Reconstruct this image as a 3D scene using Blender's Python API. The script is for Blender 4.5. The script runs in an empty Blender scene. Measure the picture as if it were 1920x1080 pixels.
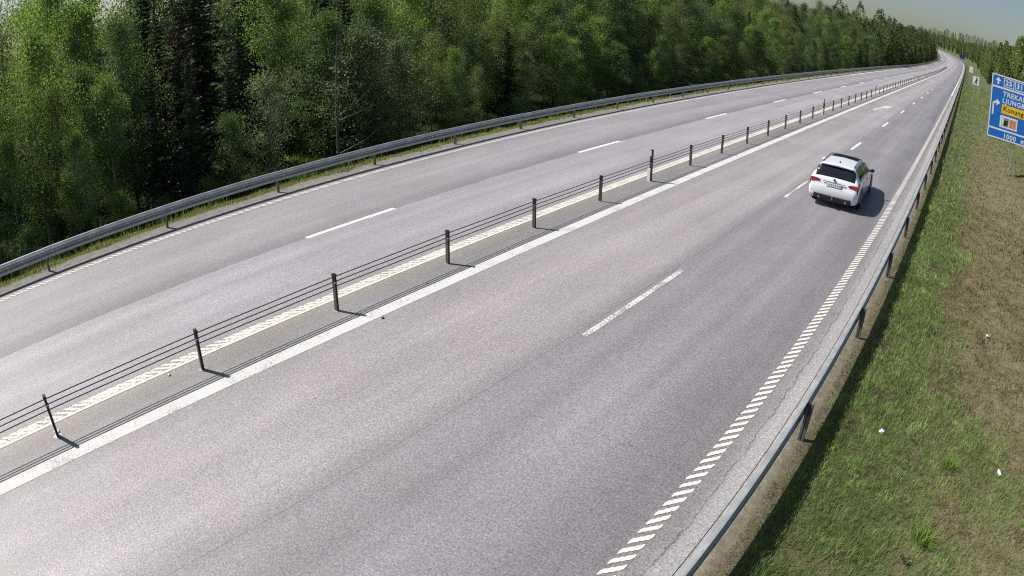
import bpy, bmesh, math, random
import numpy as np
from mathutils import Matrix, Vector

random.seed(7)
RNG = np.random.default_rng(11)
scene = bpy.context.scene
COL = scene.collection

# ------------------------------------------------------------------ camera
# roadside traffic camera: wide lens with barrel distortion (measured from the straight road lines)
CAM_H = 5.73512
YAW, PITCH, ROLL = 0.68113, 0.42447, 0.01032
F_PX, K3 = 1299.33677, 0.05772            # theta = r/F + K3*r^3 (r in 1000 px of a 1920 px frame)
def cam_axes():
    cy, sy = math.cos(YAW), math.sin(YAW); cp, sp = math.cos(PITCH), math.sin(PITCH); cr, sr = math.cos(ROLL), math.sin(ROLL)
    r = np.array([cy, sy, 0.]); f0 = np.array([-sy, cy, 0.]); z = np.array([0., 0., 1.])
    f = f0*cp - z*sp; u = f0*sp + z*cp
    return r*cr + u*sr, -r*sr + u*cr, f
AX_R, AX_U, AX_F = cam_axes()
cam = bpy.data.cameras.new('camera')
cam_o = bpy.data.objects.new('camera', cam); COL.objects.link(cam_o); scene.camera = cam_o
cam.type = 'PANO'; cam.panorama_type = 'FISHEYE_LENS_POLYNOMIAL'
cam.sensor_fit = 'HORIZONTAL'; cam.sensor_width = 36; cam.sensor_height = 20.25
cam.fisheye_fov = math.radians(170)
_k = 36/1920*1000
cam.fisheye_polynomial_k0 = 0; cam.fisheye_polynomial_k1 = -(1000/F_PX)/_k; cam.fisheye_polynomial_k2 = 0
cam.fisheye_polynomial_k3 = -K3/_k**3; cam.fisheye_polynomial_k4 = 0
cam.clip_start = 0.1; cam.clip_end = 6000
cam_o.matrix_world = Matrix([[AX_R[i], AX_U[i], -AX_F[i], (0, 0, CAM_H)[i]] for i in range(3)] + [[0, 0, 0, 1]])
# used only to thin out vegetation far outside the picture
_G = np.linspace(0, 2.2, 2500); _TH = _G*(1000/F_PX) + K3*_G**3
def project(p):
    d = p - np.array([0, 0, CAM_H]); a = d@AX_R; b = d@AX_U; c = d@AX_F
    t = np.hypot(a, b) + 1e-9; r = np.interp(np.arctan2(t, c), _TH, _G)*1000
    return 960 + a/t*r, 540 - b/t*r
def in_view(p, m=160):
    x, y = project(p); return (x > -m) & (x < 1920+m) & (y > -m) & (y < 1080+m)

# ------------------------------------------------------------------ light
SUN_EL = math.radians(51.5)
sun_from = Vector((-0.93*math.cos(SUN_EL), -0.36*math.cos(SUN_EL), math.sin(SUN_EL))).normalized()
world = bpy.data.worlds.new('World'); scene.world = world; world.use_nodes = True
wn = world.node_tree; wn.nodes.clear()
sky = wn.nodes.new('ShaderNodeTexSky'); sky.sky_type = 'NISHITA'; sky.sun_disc = False
sky.sun_elevation = SUN_EL; sky.sun_rotation = math.atan2(sun_from.x, sun_from.y)
sky.air_density = 1.0; sky.dust_density = 1.5; sky.ozone_density = 1.0
bg = wn.nodes.new('ShaderNodeBackground'); bg.inputs[1].default_value = 0.066
wo = wn.nodes.new('ShaderNodeOutputWorld')
wn.links.new(sky.outputs[0], bg.inputs[0]); wn.links.new(bg.outputs[0], wo.inputs[0])
sl = bpy.data.lights.new('sun', 'SUN'); sl.energy = 5.0; sl.angle = math.radians(0.53); sl.color = (1.0, 0.955, 0.89)
so = bpy.data.objects.new('sun', sl); COL.objects.link(so)
so.rotation_euler = (-sun_from).to_track_quat('-Z', 'Y').to_euler(); so.location = (-40, -20, 60)
scene.view_settings.view_transform = 'Standard'; scene.view_settings.look = 'None'
scene.view_settings.exposure = 0.36; scene.view_settings.gamma = 1.0
scene.render.engine = 'CYCLES'
scene.cycles.use_denoising = False
scene.cycles.pixel_filter_type = 'BLACKMAN_HARRIS'; scene.cycles.filter_width = 1.15
scene.cycles.max_bounces = 6; scene.cycles.diffuse_bounces = 3; scene.cycles.glossy_bounces = 3
scene.cycles.transmission_bounces = 4; scene.cycles.transparent_max_bounces = 8

# ------------------------------------------------------------------ helpers
def tag(o, label=None, cat=None, group=None, kind=None):
    if label: o['label'] = label
    if cat: o['category'] = cat
    if group: o['group'] = group
    if kind: o['kind'] = kind
    return o
def link(o, parent=None):
    COL.objects.link(o)
    if parent is not None: o.parent = parent
    return o
def empty(name, loc=(0, 0, 0), rz=0.0):
    o = bpy.data.objects.new(name, None); o.location = loc; o.rotation_euler = (0, 0, rz); o.empty_display_size = .2
    return link(o)
def mesh_obj(name, me, mat=None, parent=None):
    if mat is not None and len(me.materials) == 0: me.materials.append(mat)
    return link(bpy.data.objects.new(name, me), parent)
def np_mesh(name, V, F, smooth=False, attrs=None, uv=None, mats=None, midx=None):
    """V (n,3) array, F list/array of faces (uniform k) or list of arrays of mixed k"""
    me = bpy.data.meshes.new(name)
    V = np.asarray(V, np.float32)
    groups = F if isinstance(F, list) and len(F) and isinstance(F[0], np.ndarray) and F[0].ndim == 2 else [np.asarray(F, np.int32)]
    loops = np.concatenate([g.ravel() for g in groups]).astype(np.int32)
    tot = np.concatenate([np.full(len(g), g.shape[1], np.int32) for g in groups])
    start = np.concatenate([[0], np.cumsum(tot)[:-1]]).astype(np.int32)
    me.vertices.add(len(V)); me.vertices.foreach_set('co', V.ravel())
    me.loops.add(len(loops)); me.loops.foreach_set('vertex_index', loops)
    me.polygons.add(len(tot)); me.polygons.foreach_set('loop_start', start)
    me.polygons.foreach_set('loop_total', tot)
    me.update(calc_edges=True)
    if smooth: me.polygons.foreach_set('use_smooth', np.ones(len(tot), bool))
    if attrs:
        for n, a in attrs.items():
            a = np.asarray(a, np.float32)
            if a.ndim == 1:
                at = me.attributes.new(n, 'FLOAT', 'POINT'); at.data.foreach_set('value', a)
            else:
                at = me.attributes.new(n, 'FLOAT_COLOR', 'POINT')
                if a.shape[1] == 3: a = np.concatenate([a, np.ones((len(a), 1), np.float32)], 1)
                at.data.foreach_set('color', a.ravel())
    if uv is not None:
        l = me.uv_layers.new(name='UVMap'); l.data.foreach_set('uv', np.asarray(uv, np.float32)[loops].ravel())
    if mats:
        for m in mats: me.materials.append(m)
    if midx is not None: me.polygons.foreach_set('material_index', np.asarray(midx, np.int32))
    me.validate(); me.update()
    return me
class MB:
    """collects boxes, prisms and tubes into one mesh"""
    def __init__(s): s.v = []; s.f = []; s.sm = []
    def add(s, vs, fs, sm=False):
        b = len(s.v); s.v += [tuple(v) for v in vs]; s.f += [tuple(i+b for i in f) for f in fs]; s.sm += [sm]*len(fs)
    def box(s, lo, hi):
        x0, y0, z0 = lo; x1, y1, z1 = hi
        s.add([(x0,y0,z0),(x1,y0,z0),(x1,y1,z0),(x0,y1,z0),(x0,y0,z1),(x1,y0,z1),(x1,y1,z1),(x0,y1,z1)],
              [(0,3,2,1),(4,5,6,7),(0,1,5,4),(1,2,6,5),(2,3,7,6),(3,0,4,7)])
        return s
    def prism(s, poly, axis, a, b):
        """poly: list of 2-tuples in the two other axes (in xyz order), extruded from a to b on axis"""
        n = len(poly)
        def mk(p, t):
            q = list(p); q.insert(axis, t); return q
        vs = [mk(p, a) for p in poly] + [mk(p, b) for p in poly]
        fs = [tuple(range(n))[::-1], tuple(range(n, 2*n))] + [(i, (i+1) % n, n+(i+1) % n, n+i) for i in range(n)]
        s.add(vs, fs); return s
    def tube(s, pts, rad, n=6, cap=True):
        pts = [Vector(p) for p in pts]; m = len(pts)
        rad = rad if hasattr(rad, '__len__') else [rad]*m
        vs = []; ref = Vector((0.31, 0.17, 0.93)).normalized()
        for i, p in enumerate(pts):
            t = (pts[min(i+1, m-1)] - pts[max(i-1, 0)]).normalized()
            if abs(t.dot(ref)) > .98: ref = Vector((1, 0, 0))
            a = t.cross(ref).normalized(); b = t.cross(a)
            for k in range(n):
                w = 2*math.pi*k/n; vs.append(p + a*(rad[i]*math.cos(w)) + b*(rad[i]*math.sin(w)))
        fs = [(i*n+k, i*n+(k+1) % n, (i+1)*n+(k+1) % n, (i+1)*n+k) for i in range(m-1) for k in range(n)]
        s.add(vs, fs, True)
        if cap: s.add(vs[:n], [tuple(range(n))]); s.add(vs[-n:], [tuple(range(n))[::-1]])
        return s
    def mesh(s, name, fixn=True):
        me = bpy.data.meshes.new(name); me.from_pydata(s.v, [], s.f)
        me.polygons.foreach_set('use_smooth', s.sm); me.validate()
        if fixn:
            bm = bmesh.new(); bm.from_mesh(me); bmesh.ops.recalc_face_normals(bm, faces=bm.faces); bm.to_mesh(me); bm.free()
        return me
    def build(s, name, mat, parent=None): return mesh_obj(name, s.mesh(name), mat, parent)

def vnoise(x, y, seed=0):
    """smooth value noise on arrays, 0..1"""
    x = np.asarray(x, float); y = np.asarray(y, float)
    xi = np.floor(x).astype(np.int64); yi = np.floor(y).astype(np.int64); fx = x-xi; fy = y-yi
    def h(a, b):
        n = (a*374761393 + b*668265263 + seed*974711) & 0x7fffffff
        n = ((n ^ (n >> 13))*1274126177) & 0x7fffffff
        return ((n ^ (n >> 16)) & 0xffff)/65535.0
    ux = fx*fx*(3-2*fx); uy = fy*fy*(3-2*fy)
    return (h(xi, yi)*(1-ux)+h(xi+1, yi)*ux)*(1-uy) + (h(xi, yi+1)*(1-ux)+h(xi+1, yi+1)*ux)*uy
def fbm(x, y, seed=0, o=3):
    s = 0; a = .5; t = 0
    for i in range(o): s = s + a*vnoise(x*2**i, y*2**i, seed+i*17); t += a; a *= .55
    return s/t

# ------------------------------------------------------------------ materials
class NT:
    def __init__(s, name):
        s.m = bpy.data.materials.new(name); s.m.use_nodes = True; s.t = s.m.node_tree; s.t.nodes.clear()
        s.out = s.t.nodes.new('ShaderNodeOutputMaterial')
    def n(s, typ, props=None, **inp):
        nd = s.t.nodes.new('ShaderNode'+typ)
        for k, v in (props or {}).items(): setattr(nd, k, v)
        for k, v in inp.items(): s.set(nd, k, v)
        return nd
    def set(s, nd, k, v):
        key = k.replace('_', ' ')
        sock = nd.inputs[int(k[1:])] if (k[0] == 'i' and k[1:].isdigit()) else nd.inputs[key]
        if isinstance(v, bpy.types.NodeSocket): s.t.links.new(v, sock)
        elif isinstance(v, bpy.types.Node): s.t.links.new(v.outputs[0], sock)
        else: sock.default_value = v
    def math(s, op, a, b=0.0, clamp=False):
        return s.n('Math', dict(operation=op, use_clamp=clamp), i0=a, i1=b).outputs[0]
    def mix(s, fac, a, b, mode='MIX'):
        nd = s.t.nodes.new('ShaderNodeMix'); nd.data_type = 'RGBA'; nd.blend_type = mode
        for sock, v in ((nd.inputs[0], fac), (nd.inputs[6], a), (nd.inputs[7], b)):
            if isinstance(v, bpy.types.NodeSocket): s.t.links.new(v, sock)
            elif isinstance(v, (tuple, list)): sock.default_value = (*v[:3], 1)
            else: sock.default_value = v
        return nd.outputs[2]
    def ramp(s, fac, stops, interp='LINEAR'):
        nd = s.t.nodes.new('ShaderNodeValToRGB'); cr = nd.color_ramp; cr.interpolation = interp
        while len(cr.elements) > 1: cr.elements.remove(cr.elements[-1])
        for i, (p, c) in enumerate(stops):
            e = cr.elements[0] if i == 0 else cr.elements.new(p)
            e.position = p; c = c if hasattr(c, '__len__') else (c, c, c); e.color = (*c[:3], 1)
        s.t.links.new(fac, nd.inputs[0]); return nd.outputs[0]
    def noise(s, vec, scale, detail=3.0, rough=.55, scl=(1, 1, 1)):
        if scl != (1, 1, 1): vec = s.n('Mapping', None, Vector=vec, Scale=scl).outputs[0]
        nd = s.n('TexNoise', None, Scale=scale, Detail=detail, Roughness=rough); s.t.links.new(vec, nd.inputs['Vector'])
        return nd.outputs[0]
    def maprange(s, v, a, b, c=0.0, d=1.0):
        nd = s.n('MapRange', None, Value=v); nd.inputs[1].default_value = a; nd.inputs[2].default_value = b
        nd.inputs[3].default_value = c; nd.inputs[4].default_value = d; return nd.outputs[0]
    def bsdf(s, color, rough=.7, metal=0.0, bump=None, bump_str=.3, dist=.01, spec=.4, coat=0.0):
        p = s.n('BsdfPrincipled')
        for k, v in (('Base Color', color), ('Roughness', rough), ('Metallic', metal)):
            if isinstance(v, bpy.types.NodeSocket): s.t.links.new(v, p.inputs[k])
            elif isinstance(v, (tuple, list)): p.inputs[k].default_value = (*v[:3], 1)
            else: p.inputs[k].default_value = v
        p.inputs['Specular IOR Level'].default_value = spec; p.inputs['Coat Weight'].default_value = coat
        if bump is not None:
            b = s.n('Bump', None, Height=bump, Strength=bump_str, Distance=dist); s.t.links.new(b.outputs[0], p.inputs['Normal'])
        s.t.links.new(p.outputs[0], s.out.inputs[0]); return p
    def coords(s, what='Object'): return s.n('TexCoord').outputs[what]
    def attr(s, name, out=0): return s.n('Attribute', dict(attribute_name=name)).outputs[out]

def plain(name, color, rough=.6, metal=0.0, var=.12, scale=9.0, spec=.4, coat=0.0, bump=.0):
    t = NT(name); c = t.coords('Object'); nz = t.noise(c, scale, 4)
    k = t.maprange(nz, .25, .75, 1-var, 1+var)
    col = t.mix(1.0, color, k, 'MULTIPLY')
    t.bsdf(col, rough, metal, nz if bump else None, bump, .01, spec, coat); return t.m

def lane_u(t):
    uv = t.n('UVMap', dict(uv_map='UVMap')).outputs[0]
    sp = t.n('SeparateXYZ', None, Vector=uv)
    return uv, sp.outputs[0], sp.outputs[1]

def mk_asphalt():
    t = NT('aged asphalt'); uv, u, v = lane_u(t)
    edge_n = t.noise(uv, 1.4, 4, .6)
    wob = t.math('MULTIPLY', t.math('SUBTRACT', edge_n, .5), .22)
    uw = t.math('ADD', u, wob)
    p = t.math('DIVIDE', t.math('ADD', uw, 18.5), 17.5)
    def P(x): return (x+18.5)/17.5
    L = [(-18.4, (.20,.195,.19)), (-17.5, (.22,.213,.215)), (-17.0, (.255,.246,.254)), (-16.3, (.24,.233,.241)), (-15.4, (.262,.255,.264)),
         (-14.6, (.236,.229,.237)), (-14.15, (.195,.188,.193)), (-13.88, (.175,.168,.173)), (-13.80, (.29,.283,.295)), (-12.8, (.275,.268,.279)),
         (-12.0, (.295,.288,.299)), (-11.0, (.268,.261,.271)), (-10.62, (.235,.228,.232)), (-10.30, (.222,.210,.188)), (-10.0, (.212,.202,.185)),
         (-9.84, (.198,.194,.190)), (-9.36, (.20,.196,.196)), (-9.0, (.235,.226,.229)), (-8.0, (.272,.258,.260)), (-7.2, (.292,.277,.279)),
         (-6.3, (.278,.266,.268)), (-5.95, (.205,.198,.202)), (-5.75, (.212,.205,.213)), (-5.0, (.192,.186,.194)), (-4.3, (.218,.211,.220)),
         (-3.4, (.188,.183,.191)), (-2.75, (.150,.146,.154)), (-2.5, (.165,.160,.166)), (-2.08, (.205,.20,.20)), (-1.93, (.30,.294,.288))]
    # a ramp holds 32 stops
    base = t.mix(1, t.ramp(p, [(P(a), c) for a, c in L]), (1.0, .988, 1.012), 'MULTIPLY')
    fine = t.noise(uv, 34, 4, .78); mid = t.noise(uv, 7, 3, .6)
    vor = t.n('TexVoronoi', dict(feature='F1'), Scale=46.0); t.t.links.new(uv, vor.inputs['Vector'])
    grain = t.math('MULTIPLY', t.maprange(fine, .28, .72, .36, 1.64), t.maprange(mid, .3, .7, .95, 1.05))
    stone = t.ramp(vor.outputs['Color'], [(0, (.68,.665,.70)), (.5, (1.0,1.0,1.0)), (1, (1.36,1.33,1.31))])
    blot = t.noise(uv, .55, 4, .6, (1, .45, 1)); streak = t.noise(uv, 1.0, 4, .6, (1.7, .035, 1))
    c = t.mix(1, base, grain, 'MULTIPLY'); c = t.mix(.8, c, stone, 'MULTIPLY')
    c = t.mix(1, c, t.maprange(blot, .3, .7, .88, 1.10), 'MULTIPLY')
    c = t.mix(1, c, t.maprange(streak, .3, .7, .86, 1.13), 'MULTIPLY')
    tint = t.noise(uv, .8, 3); c = t.mix(t.maprange(tint, .5, .75, 0, .35), c, t.mix(1, c, (1.10, .97, .98), 'MULTIPLY'))
    # paving joints and the long crack along the right edge
    def seam(u0, amp, sc, w, strength, c):
        wv = t.math('MULTIPLY', t.math('SUBTRACT', t.noise(uv, sc, 6, .72), .5), amp)
        d = t.math('ABSOLUTE', t.math('SUBTRACT', t.math('ADD', u, wv), u0))
        br = t.maprange(t.noise(uv, 2.2, 3), .35, .55, .35, 1)
        m = t.math('MULTIPLY', t.maprange(d, w*.4, w, strength, 0), br)
        return t.mix(m, c, (.035, .034, .035))
    c = seam(-1.99, .30, 1.6, .015, .68, c)
    c = seam(-13.84, .06, 1.2, .022, .55, c)
    c = seam(-5.90, .08, 1.2, .02, .28, c)
    c = seam(-9.84, .03, 1.0, .008, .3, c)
    tv = t.math('MULTIPLY', t.math('SUBTRACT', t.noise(uv, .9, 6, .7), .5), 1.1)
    fr = t.math('ABSOLUTE', t.math('SUBTRACT', t.math('FRACT', t.math('DIVIDE', t.math('ADD', v, tv), 13.7)), .5))
    hm = t.math('MULTIPLY', t.maprange(fr, 0.0003, .0011, .5, 0), t.maprange(t.noise(uv, .35, 3), .50, .58, 0, 1))
    c = t.mix(hm, c, (.05, .048, .05))
    # tar-dark patches and old repair marks, sparse
    st = t.noise(uv, .33, 5, .65, (1, .6, 1)); c = t.mix(t.maprange(st, .66, .74, 0, .28), c, (.09,.088,.09))
    t.bsdf(c, .58, 0, fine, .5, .006, .5); return t.m

def mk_ground():
    t = NT('verge and forest soil'); uv, u, v = lane_u(t)
    n1 = t.noise(uv, 1.1, 5, .65); uw = t.math('ADD', u, t.math('MULTIPLY', t.math('SUBTRACT', n1, .5), t.maprange(t.math('ABSOLUTE', t.math('ADD', u, 1.4)), .3, 1.5, .16, .5)))
    p = t.math('DIVIDE', t.math('ADD', uw, 24), 30.0)
    P = lambda x: (x+24)/30
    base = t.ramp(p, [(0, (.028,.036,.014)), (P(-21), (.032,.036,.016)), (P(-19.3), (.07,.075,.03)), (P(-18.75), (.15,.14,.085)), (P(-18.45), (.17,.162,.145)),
                      (P(-17.7), (.20,.195,.19)), (P(-2.1), (.24,.235,.23)), (P(-1.95), (.30,.294,.288)), (P(-1.60), (.31,.303,.295)), (P(-1.50), (.16,.145,.11)),
                      (P(-1.25), (.115,.10,.065)), (P(-1.02), (.10,.10,.05)), (P(.0), (.085,.095,.045)), (P(1.1), (.15,.128,.08)), (P(3.2), (.15,.13,.08)), (P(5.2), (.085,.10,.045))])
    base = t.mix(t.math('MULTIPLY', t.maprange(v, 28, 85, 0, .85), t.maprange(u, -1.0, -.6, 0, 1)), base, (.082, .10, .046))
    fine = t.noise(uv, 38, 4, .75); mid = t.noise(uv, 5, 4, .65); pat = t.noise(uv, .9, 4, .6)
    c = t.mix(1, base, t.maprange(fine, .25, .75, .5, 1.5), 'MULTIPLY')
    c = t.mix(1, c, t.maprange(mid, .3, .7, .72, 1.28), 'MULTIPLY')
    c = t.mix(t.math('MULTIPLY', t.maprange(pat, .5, .7, 0, .55), t.maprange(u, -1.1, -.8, 0, 1)), c, (.06,.085,.028))
    t.bsdf(c, .95, 0, mid, .8, .05, .1); return t.m

def mk_paint(name, col, wear=.35, scl=(1, 1, 1), sc=14.0):
    t = NT(name); uv = t.coords('Object')
    n = t.noise(uv, sc, 5, .75, scl); n2 = t.noise(uv, 1.3, 3)
    k = t.math('ADD', n, t.math('MULTIPLY', t.math('SUBTRACT', n2, .5), .5))
    m = t.maprange(k, wear-.05, wear+.06, 1, 0)
    g = t.noise(uv, 60, 3)
    c = t.mix(1, col, t.maprange(g, .25, .75, .86, 1.1), 'MULTIPLY')
    c = t.mix(m, c, (.22, .215, .215))
    t.bsdf(c, .75, 0, n, .3, .004, .3); return t.m

def mk_galv(name, col, rough=.5, metal=.35, rust=.0):
    t = NT(name); uv = t.coords('Object'); n = t.noise(uv, 3.0, 5, .65, (1, 1, 1)); f = t.noise(uv, 40, 3)
    c = t.mix(1, col, t.maprange(n, .3, .7, .82, 1.14), 'MULTIPLY'); c = t.mix(1, c, t.maprange(f, .3, .7, .92, 1.08), 'MULTIPLY')
    if rust: c = t.mix(t.maprange(t.noise(uv, 6, 5, .7), .62, .75, 0, rust), c, (.12,.07,.04))
    t.bsdf(c, t.maprange(n, .3, .7, rough-.06, rough+.08), metal, f, .1, .002, .4); return t.m

def mk_leaf(name, col, col2, trans=.5, rough=.55):
    t = NT(name); a = t.attr('tint', 2); oi = t.n('ObjectInfo').outputs['Random']
    c = t.mix(a, col, col2)
    c = t.mix(1, c, t.maprange(oi, 0, 1, .72, 1.25), 'MULTIPLY')
    d = t.n('BsdfDiffuse', None, Color=c, Roughness=.5)
    tl = t.n('BsdfTranslucent', None, Color=t.mix(1, c, (1.25, 1.35, .8), 'MULTIPLY'))
    g = t.n('BsdfGlossy', None, Color=(.9, .95, .9, 1), Roughness=rough)
    m = t.n('MixShader', None, Fac=trans); t.t.links.new(d.outputs[0], m.inputs[1]); t.t.links.new(tl.outputs[0], m.inputs[2])
    m2 = t.n('MixShader', None, Fac=.035); t.t.links.new(m.outputs[0], m2.inputs[1]); t.t.links.new(g.outputs[0], m2.inputs[2])
    t.t.links.new(m2.outputs[0], t.out.inputs[0]); return t.m

def mk_grass():
    t = NT('grass blades'); c = t.attr('col', 0)
    d = t.n('BsdfDiffuse', None, Color=c); tl = t.n('BsdfTranslucent', None, Color=t.mix(1, c, (1.2, 1.3, .7), 'MULTIPLY'))
    m = t.n('MixShader', None, Fac=.35); t.t.links.new(d.outputs[0], m.inputs[1]); t.t.links.new(tl.outputs[0], m.inputs[2])
    t.t.links.new(m.outputs[0], t.out.inputs[0]); return t.m

def mk_bark(name, col, dark, sc=(8, 8, 2.2), thr=.58):
    t = NT(name); o = t.coords('Object'); n = t.noise(o, 3.0, 5, .7, sc)
    c = t.mix(t.maprange(n, thr-.08, thr+.06, 0, 1), col, dark); c = t.mix(1, c, t.maprange(t.noise(o, 22, 3), .3, .7, .75, 1.25), 'MULTIPLY')
    t.bsdf(c, .9, 0, n, .5, .02, .1); return t.m

M = {}
M['asphalt'] = mk_asphalt(); M['ground'] = mk_ground()
M['paint'] = mk_paint('road paint', (.53, .53, .515), .39, (1, 1, 1), 24.0); M['paint_bar'] = mk_paint('thermoplastic bars', (.62, .605, .55), .27)
M['paint_worn'] = mk_paint('worn profiled line paint', (.66, .64, .56), .505, (1, .7, 1), 24.0)
M['paint_mid'] = mk_paint('profiled median paint', (.62, .60, .53), .40, (1, 1, 1), 22.0)
M['paint_dash'] = mk_paint('worn dash paint', (.62, .615, .60), .50, (1, 1, 1), 24.0)
M['paint_dash_new'] = mk_paint('dash paint', (.62, .62, .61), .27)
M['rail'] = mk_galv('galvanised rail', (.37, .383, .395), .46, .5); M['post'] = mk_galv('galvanised post', (.12, .122, .128), .6, .2, .25)
M['cable'] = mk_galv('steel rope', (.045, .045, .048), .6, .2); M['bolt'] = mk_galv('zinc bolt', (.6, .61, .62), .35, .7)
M['cable_post'] = mk_galv('cable barrier post steel', (.085, .086, .09), .55, .2, .15)
M['black_plastic'] = plain('black plastic', (.018, .018, .02), .55); M['white_plastic'] = plain('white plastic', (.72, .73, .73), .5, 0, .1)
M['reflector'] = plain('reflector', (.75, .76, .72), .25, 0, .05); M['grey_metal'] = plain('grey metal', (.33, .34, .35), .5, .4)
M['sign_blue'] = plain('sign blue', (.012, .15, .55), .42, 0, .06, 2.0); M['sign_white'] = plain('sign white', (.74, .76, .78), .45, 0, .06, 2.0)
M['sign_yellow'] = plain('sign yellow', (.80, .52, .02), .45, 0, .06, 2.0); M['sign_black'] = plain('sign black', (.015, .015, .02), .5)
M['sign_orange'] = plain('sign orange', (.75, .28, .08), .5); M['car_white'] = plain('white car paint', (.68, .695, .72), .25, 0, .02, 3.0, .5, .8)
M['car_glass'] = plain('dark car glass', (.010, .011, .016), .06, 0, .1, 2.0, .6); M['car_black'] = plain('black car trim', (.022, .023, .024), .5, 0, .15)
M['sunroof'] = plain('matt dark roof glass', (.012, .012, .015), .75, 0, .1, 2.0, .05)
M['tyre'] = plain('tyre rubber', (.02, .02, .02), .85); M['rim'] = plain('alloy rim', (.35, .36, .38), .3, .8)
M['tail_red'] = plain('red tail lamp', (.24, .006, .018), .15, 0, .12, 14.0, .6, .6); M['tail_dark'] = plain('smoked lamp', (.06, .008, .012), .15, 0, .1, 9, .6, .5)
M['car_grey'] = plain('grey trim', (.24, .25, .26), .4, .3)
M['leaf_birch'] = mk_leaf('birch leaves', (.115, .182, .045), (.205, .295, .068), .56)
M['leaf_mid'] = mk_leaf('alder leaves', (.068, .115, .038), (.132, .195, .062), .48)
M['leaf_grey'] = mk_leaf('grey green leaves', (.12, .15, .075), (.20, .235, .125), .42)
M['leaf_olive'] = mk_leaf('budding olive leaves', (.115, .145, .045), (.20, .235, .075), .48)
M['leaf_far'] = mk_leaf('far foliage', (.065, .095, .028), (.175, .215, .055), .45)
M['needle'] = mk_leaf('spruce needles', (.026, .042, .020), (.055, .080, .034), .25)
M['needle_dry'] = mk_leaf('dry spruce twigs', (.045, .035, .026), (.085, .065, .045), .12)
M['bark_birch'] = mk_bark('birch bark', (.42, .40, .36), (.08, .07, .06), (4, 4, 14), .60)
M['bark_grey'] = mk_bark('grey bark', (.15, .14, .12), (.055, .05, .042)); M['bark_dark'] = mk_bark('spruce bark', (.075, .058, .045), (.03, .025, .02))
M['bark_dead'] = mk_bark('dead wood', (.17, .155, .13), (.08, .07, .058)); M['grass'] = mk_grass()

# ------------------------------------------------------------------ alignment and terrain
def cx(s):
    return -np.maximum(0, np.asarray(s, float)-365)**2/3000.0
def zr(s):
    s = np.asarray(s, float); t = np.clip(s-180, 0, 230)
    return 6.2e-5*t*t + np.maximum(0, s-410)*0.0285
_TU = np.array([-2500, -400, -120, -60, -40, -24, -21.5, -19.4, -18.6, -18.2, -1.3, -1.05, -.2, 1.1, 2.0, 3.4, 5.0, 8.0, 14.0, 24.0, 60, 150, 400, 2500.])
_TZ = np.array([14, 12, 4, .3, -1.2, -1.9, -1.2, -.22, -.03, -.012, -.012, -.03, -.20, -.36, -.36, -.16, .12, 1.1, 3.4, 6.2, 9, 12, 14, 16.])
def terr(u, s):
    u = np.asarray(u, float); s = np.asarray(s, float)
    z = np.interp(u, _TU, _TZ)
    wl = np.clip((-19.3-u)/2, 0, 1); wr = np.clip((u+1.15)/.6, 0, 1)
    b = (fbm(u*.5+40, s*.5+60, 3)-.5)*.5*wl + (fbm(u*1.9+9, s*1.3+5, 5)-.5)*.22*wr + (fbm(u*.12+9, s*.12+5, 8)-.5)*2.2*np.clip((u-9)/12, 0, 1)
    return z + b + zr(s)
def W(u, s, dz=0.0):
    return np.array([float(u)+float(cx(s)), float(s), float(terr(u, s))+dz])
def road_pt(u, s, z=0.0): return (float(u+cx(s)), float(s), float(zr(s))+z)

def sheet(name, us, ss, zf, mat, kind='structure'):
    us = np.asarray(us, float); ss = np.asarray(ss, float)
    S, U = np.meshgrid(ss, us, indexing='ij')
    V = np.stack([U+cx(S), S, zf(U, S)], -1).reshape(-1, 3)
    n, m = len(ss), len(us); i, j = np.meshgrid(np.arange(n-1), np.arange(m-1), indexing='ij'); a = (i*m+j).ravel()
    F = np.stack([a, a+1, a+m+1, a+m], 1)
    me = np_mesh(name, V, F, True, None, np.stack([U.ravel(), S.ravel()], 1))
    return tag(mesh_obj(name, me, mat), kind=kind)

gs = np.concatenate([np.arange(-300, -40, 20), np.arange(-40, -4, 2), np.arange(-4, 40, .4), np.arange(40, 90, 1.0), np.arange(90, 260, 4), np.arange(260, 700, 10), np.arange(700, 1300, 50), [1300, 1800, 2800]])
gu = np.concatenate([[-2500, -400, -120, -60, -40, -32], np.arange(-28, -18, .5), [-18.2, -17.5, -10, -2.2, -1.5, -1.3, -1.15], np.arange(-1.05, 5.2, .22), np.arange(5.4, 14, .8), np.arange(14, 30, 2.0), [34, 45, 60, 100, 150, 400, 2500.]])
sheet('ground', gu, gs, terr, M['ground'])
rs = np.concatenate([np.arange(-60, 420, 4.0), np.arange(420, 901, 8.0)])
road = sheet('road', [-17.85, -14, -10, -6, -1.72], rs, lambda U, S: zr(S), M['asphalt'])

# ------------------------------------------------------------------ road markings
def strip(name, u0, u1, s0, s1, mat, step=4.0, z=.004, parent=None, th=.0):
    n = max(2, int((s1-s0)/step)+1); ss = np.linspace(s0, s1, n)
    V = np.concatenate([np.stack([u0+cx(ss), ss, zr(ss)+z], 1), np.stack([u1+cx(ss), ss, zr(ss)+z], 1)])
    F = np.array([(i, n+i, n+i+1, i+1) for i in range(n-1)])
    uv = np.concatenate([np.stack([ss*0+u0, ss], 1), np.stack([ss*0+u1, ss], 1)])
    return mesh_obj(name, np_mesh(name, V, F, False, None, uv), mat, parent)
tag(strip('median_line', -10.60, -10.38, -40, 700, M['paint_worn'], 2.0), kind='structure')
tag(strip('median_line', -10.375, -10.300, -40, 700, M['paint_bar'], 2.0, .006), kind='structure')
tag(strip('median_line', -9.34, -9.03, -40, 700, M['paint'], 2.0), kind='structure')

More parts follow.
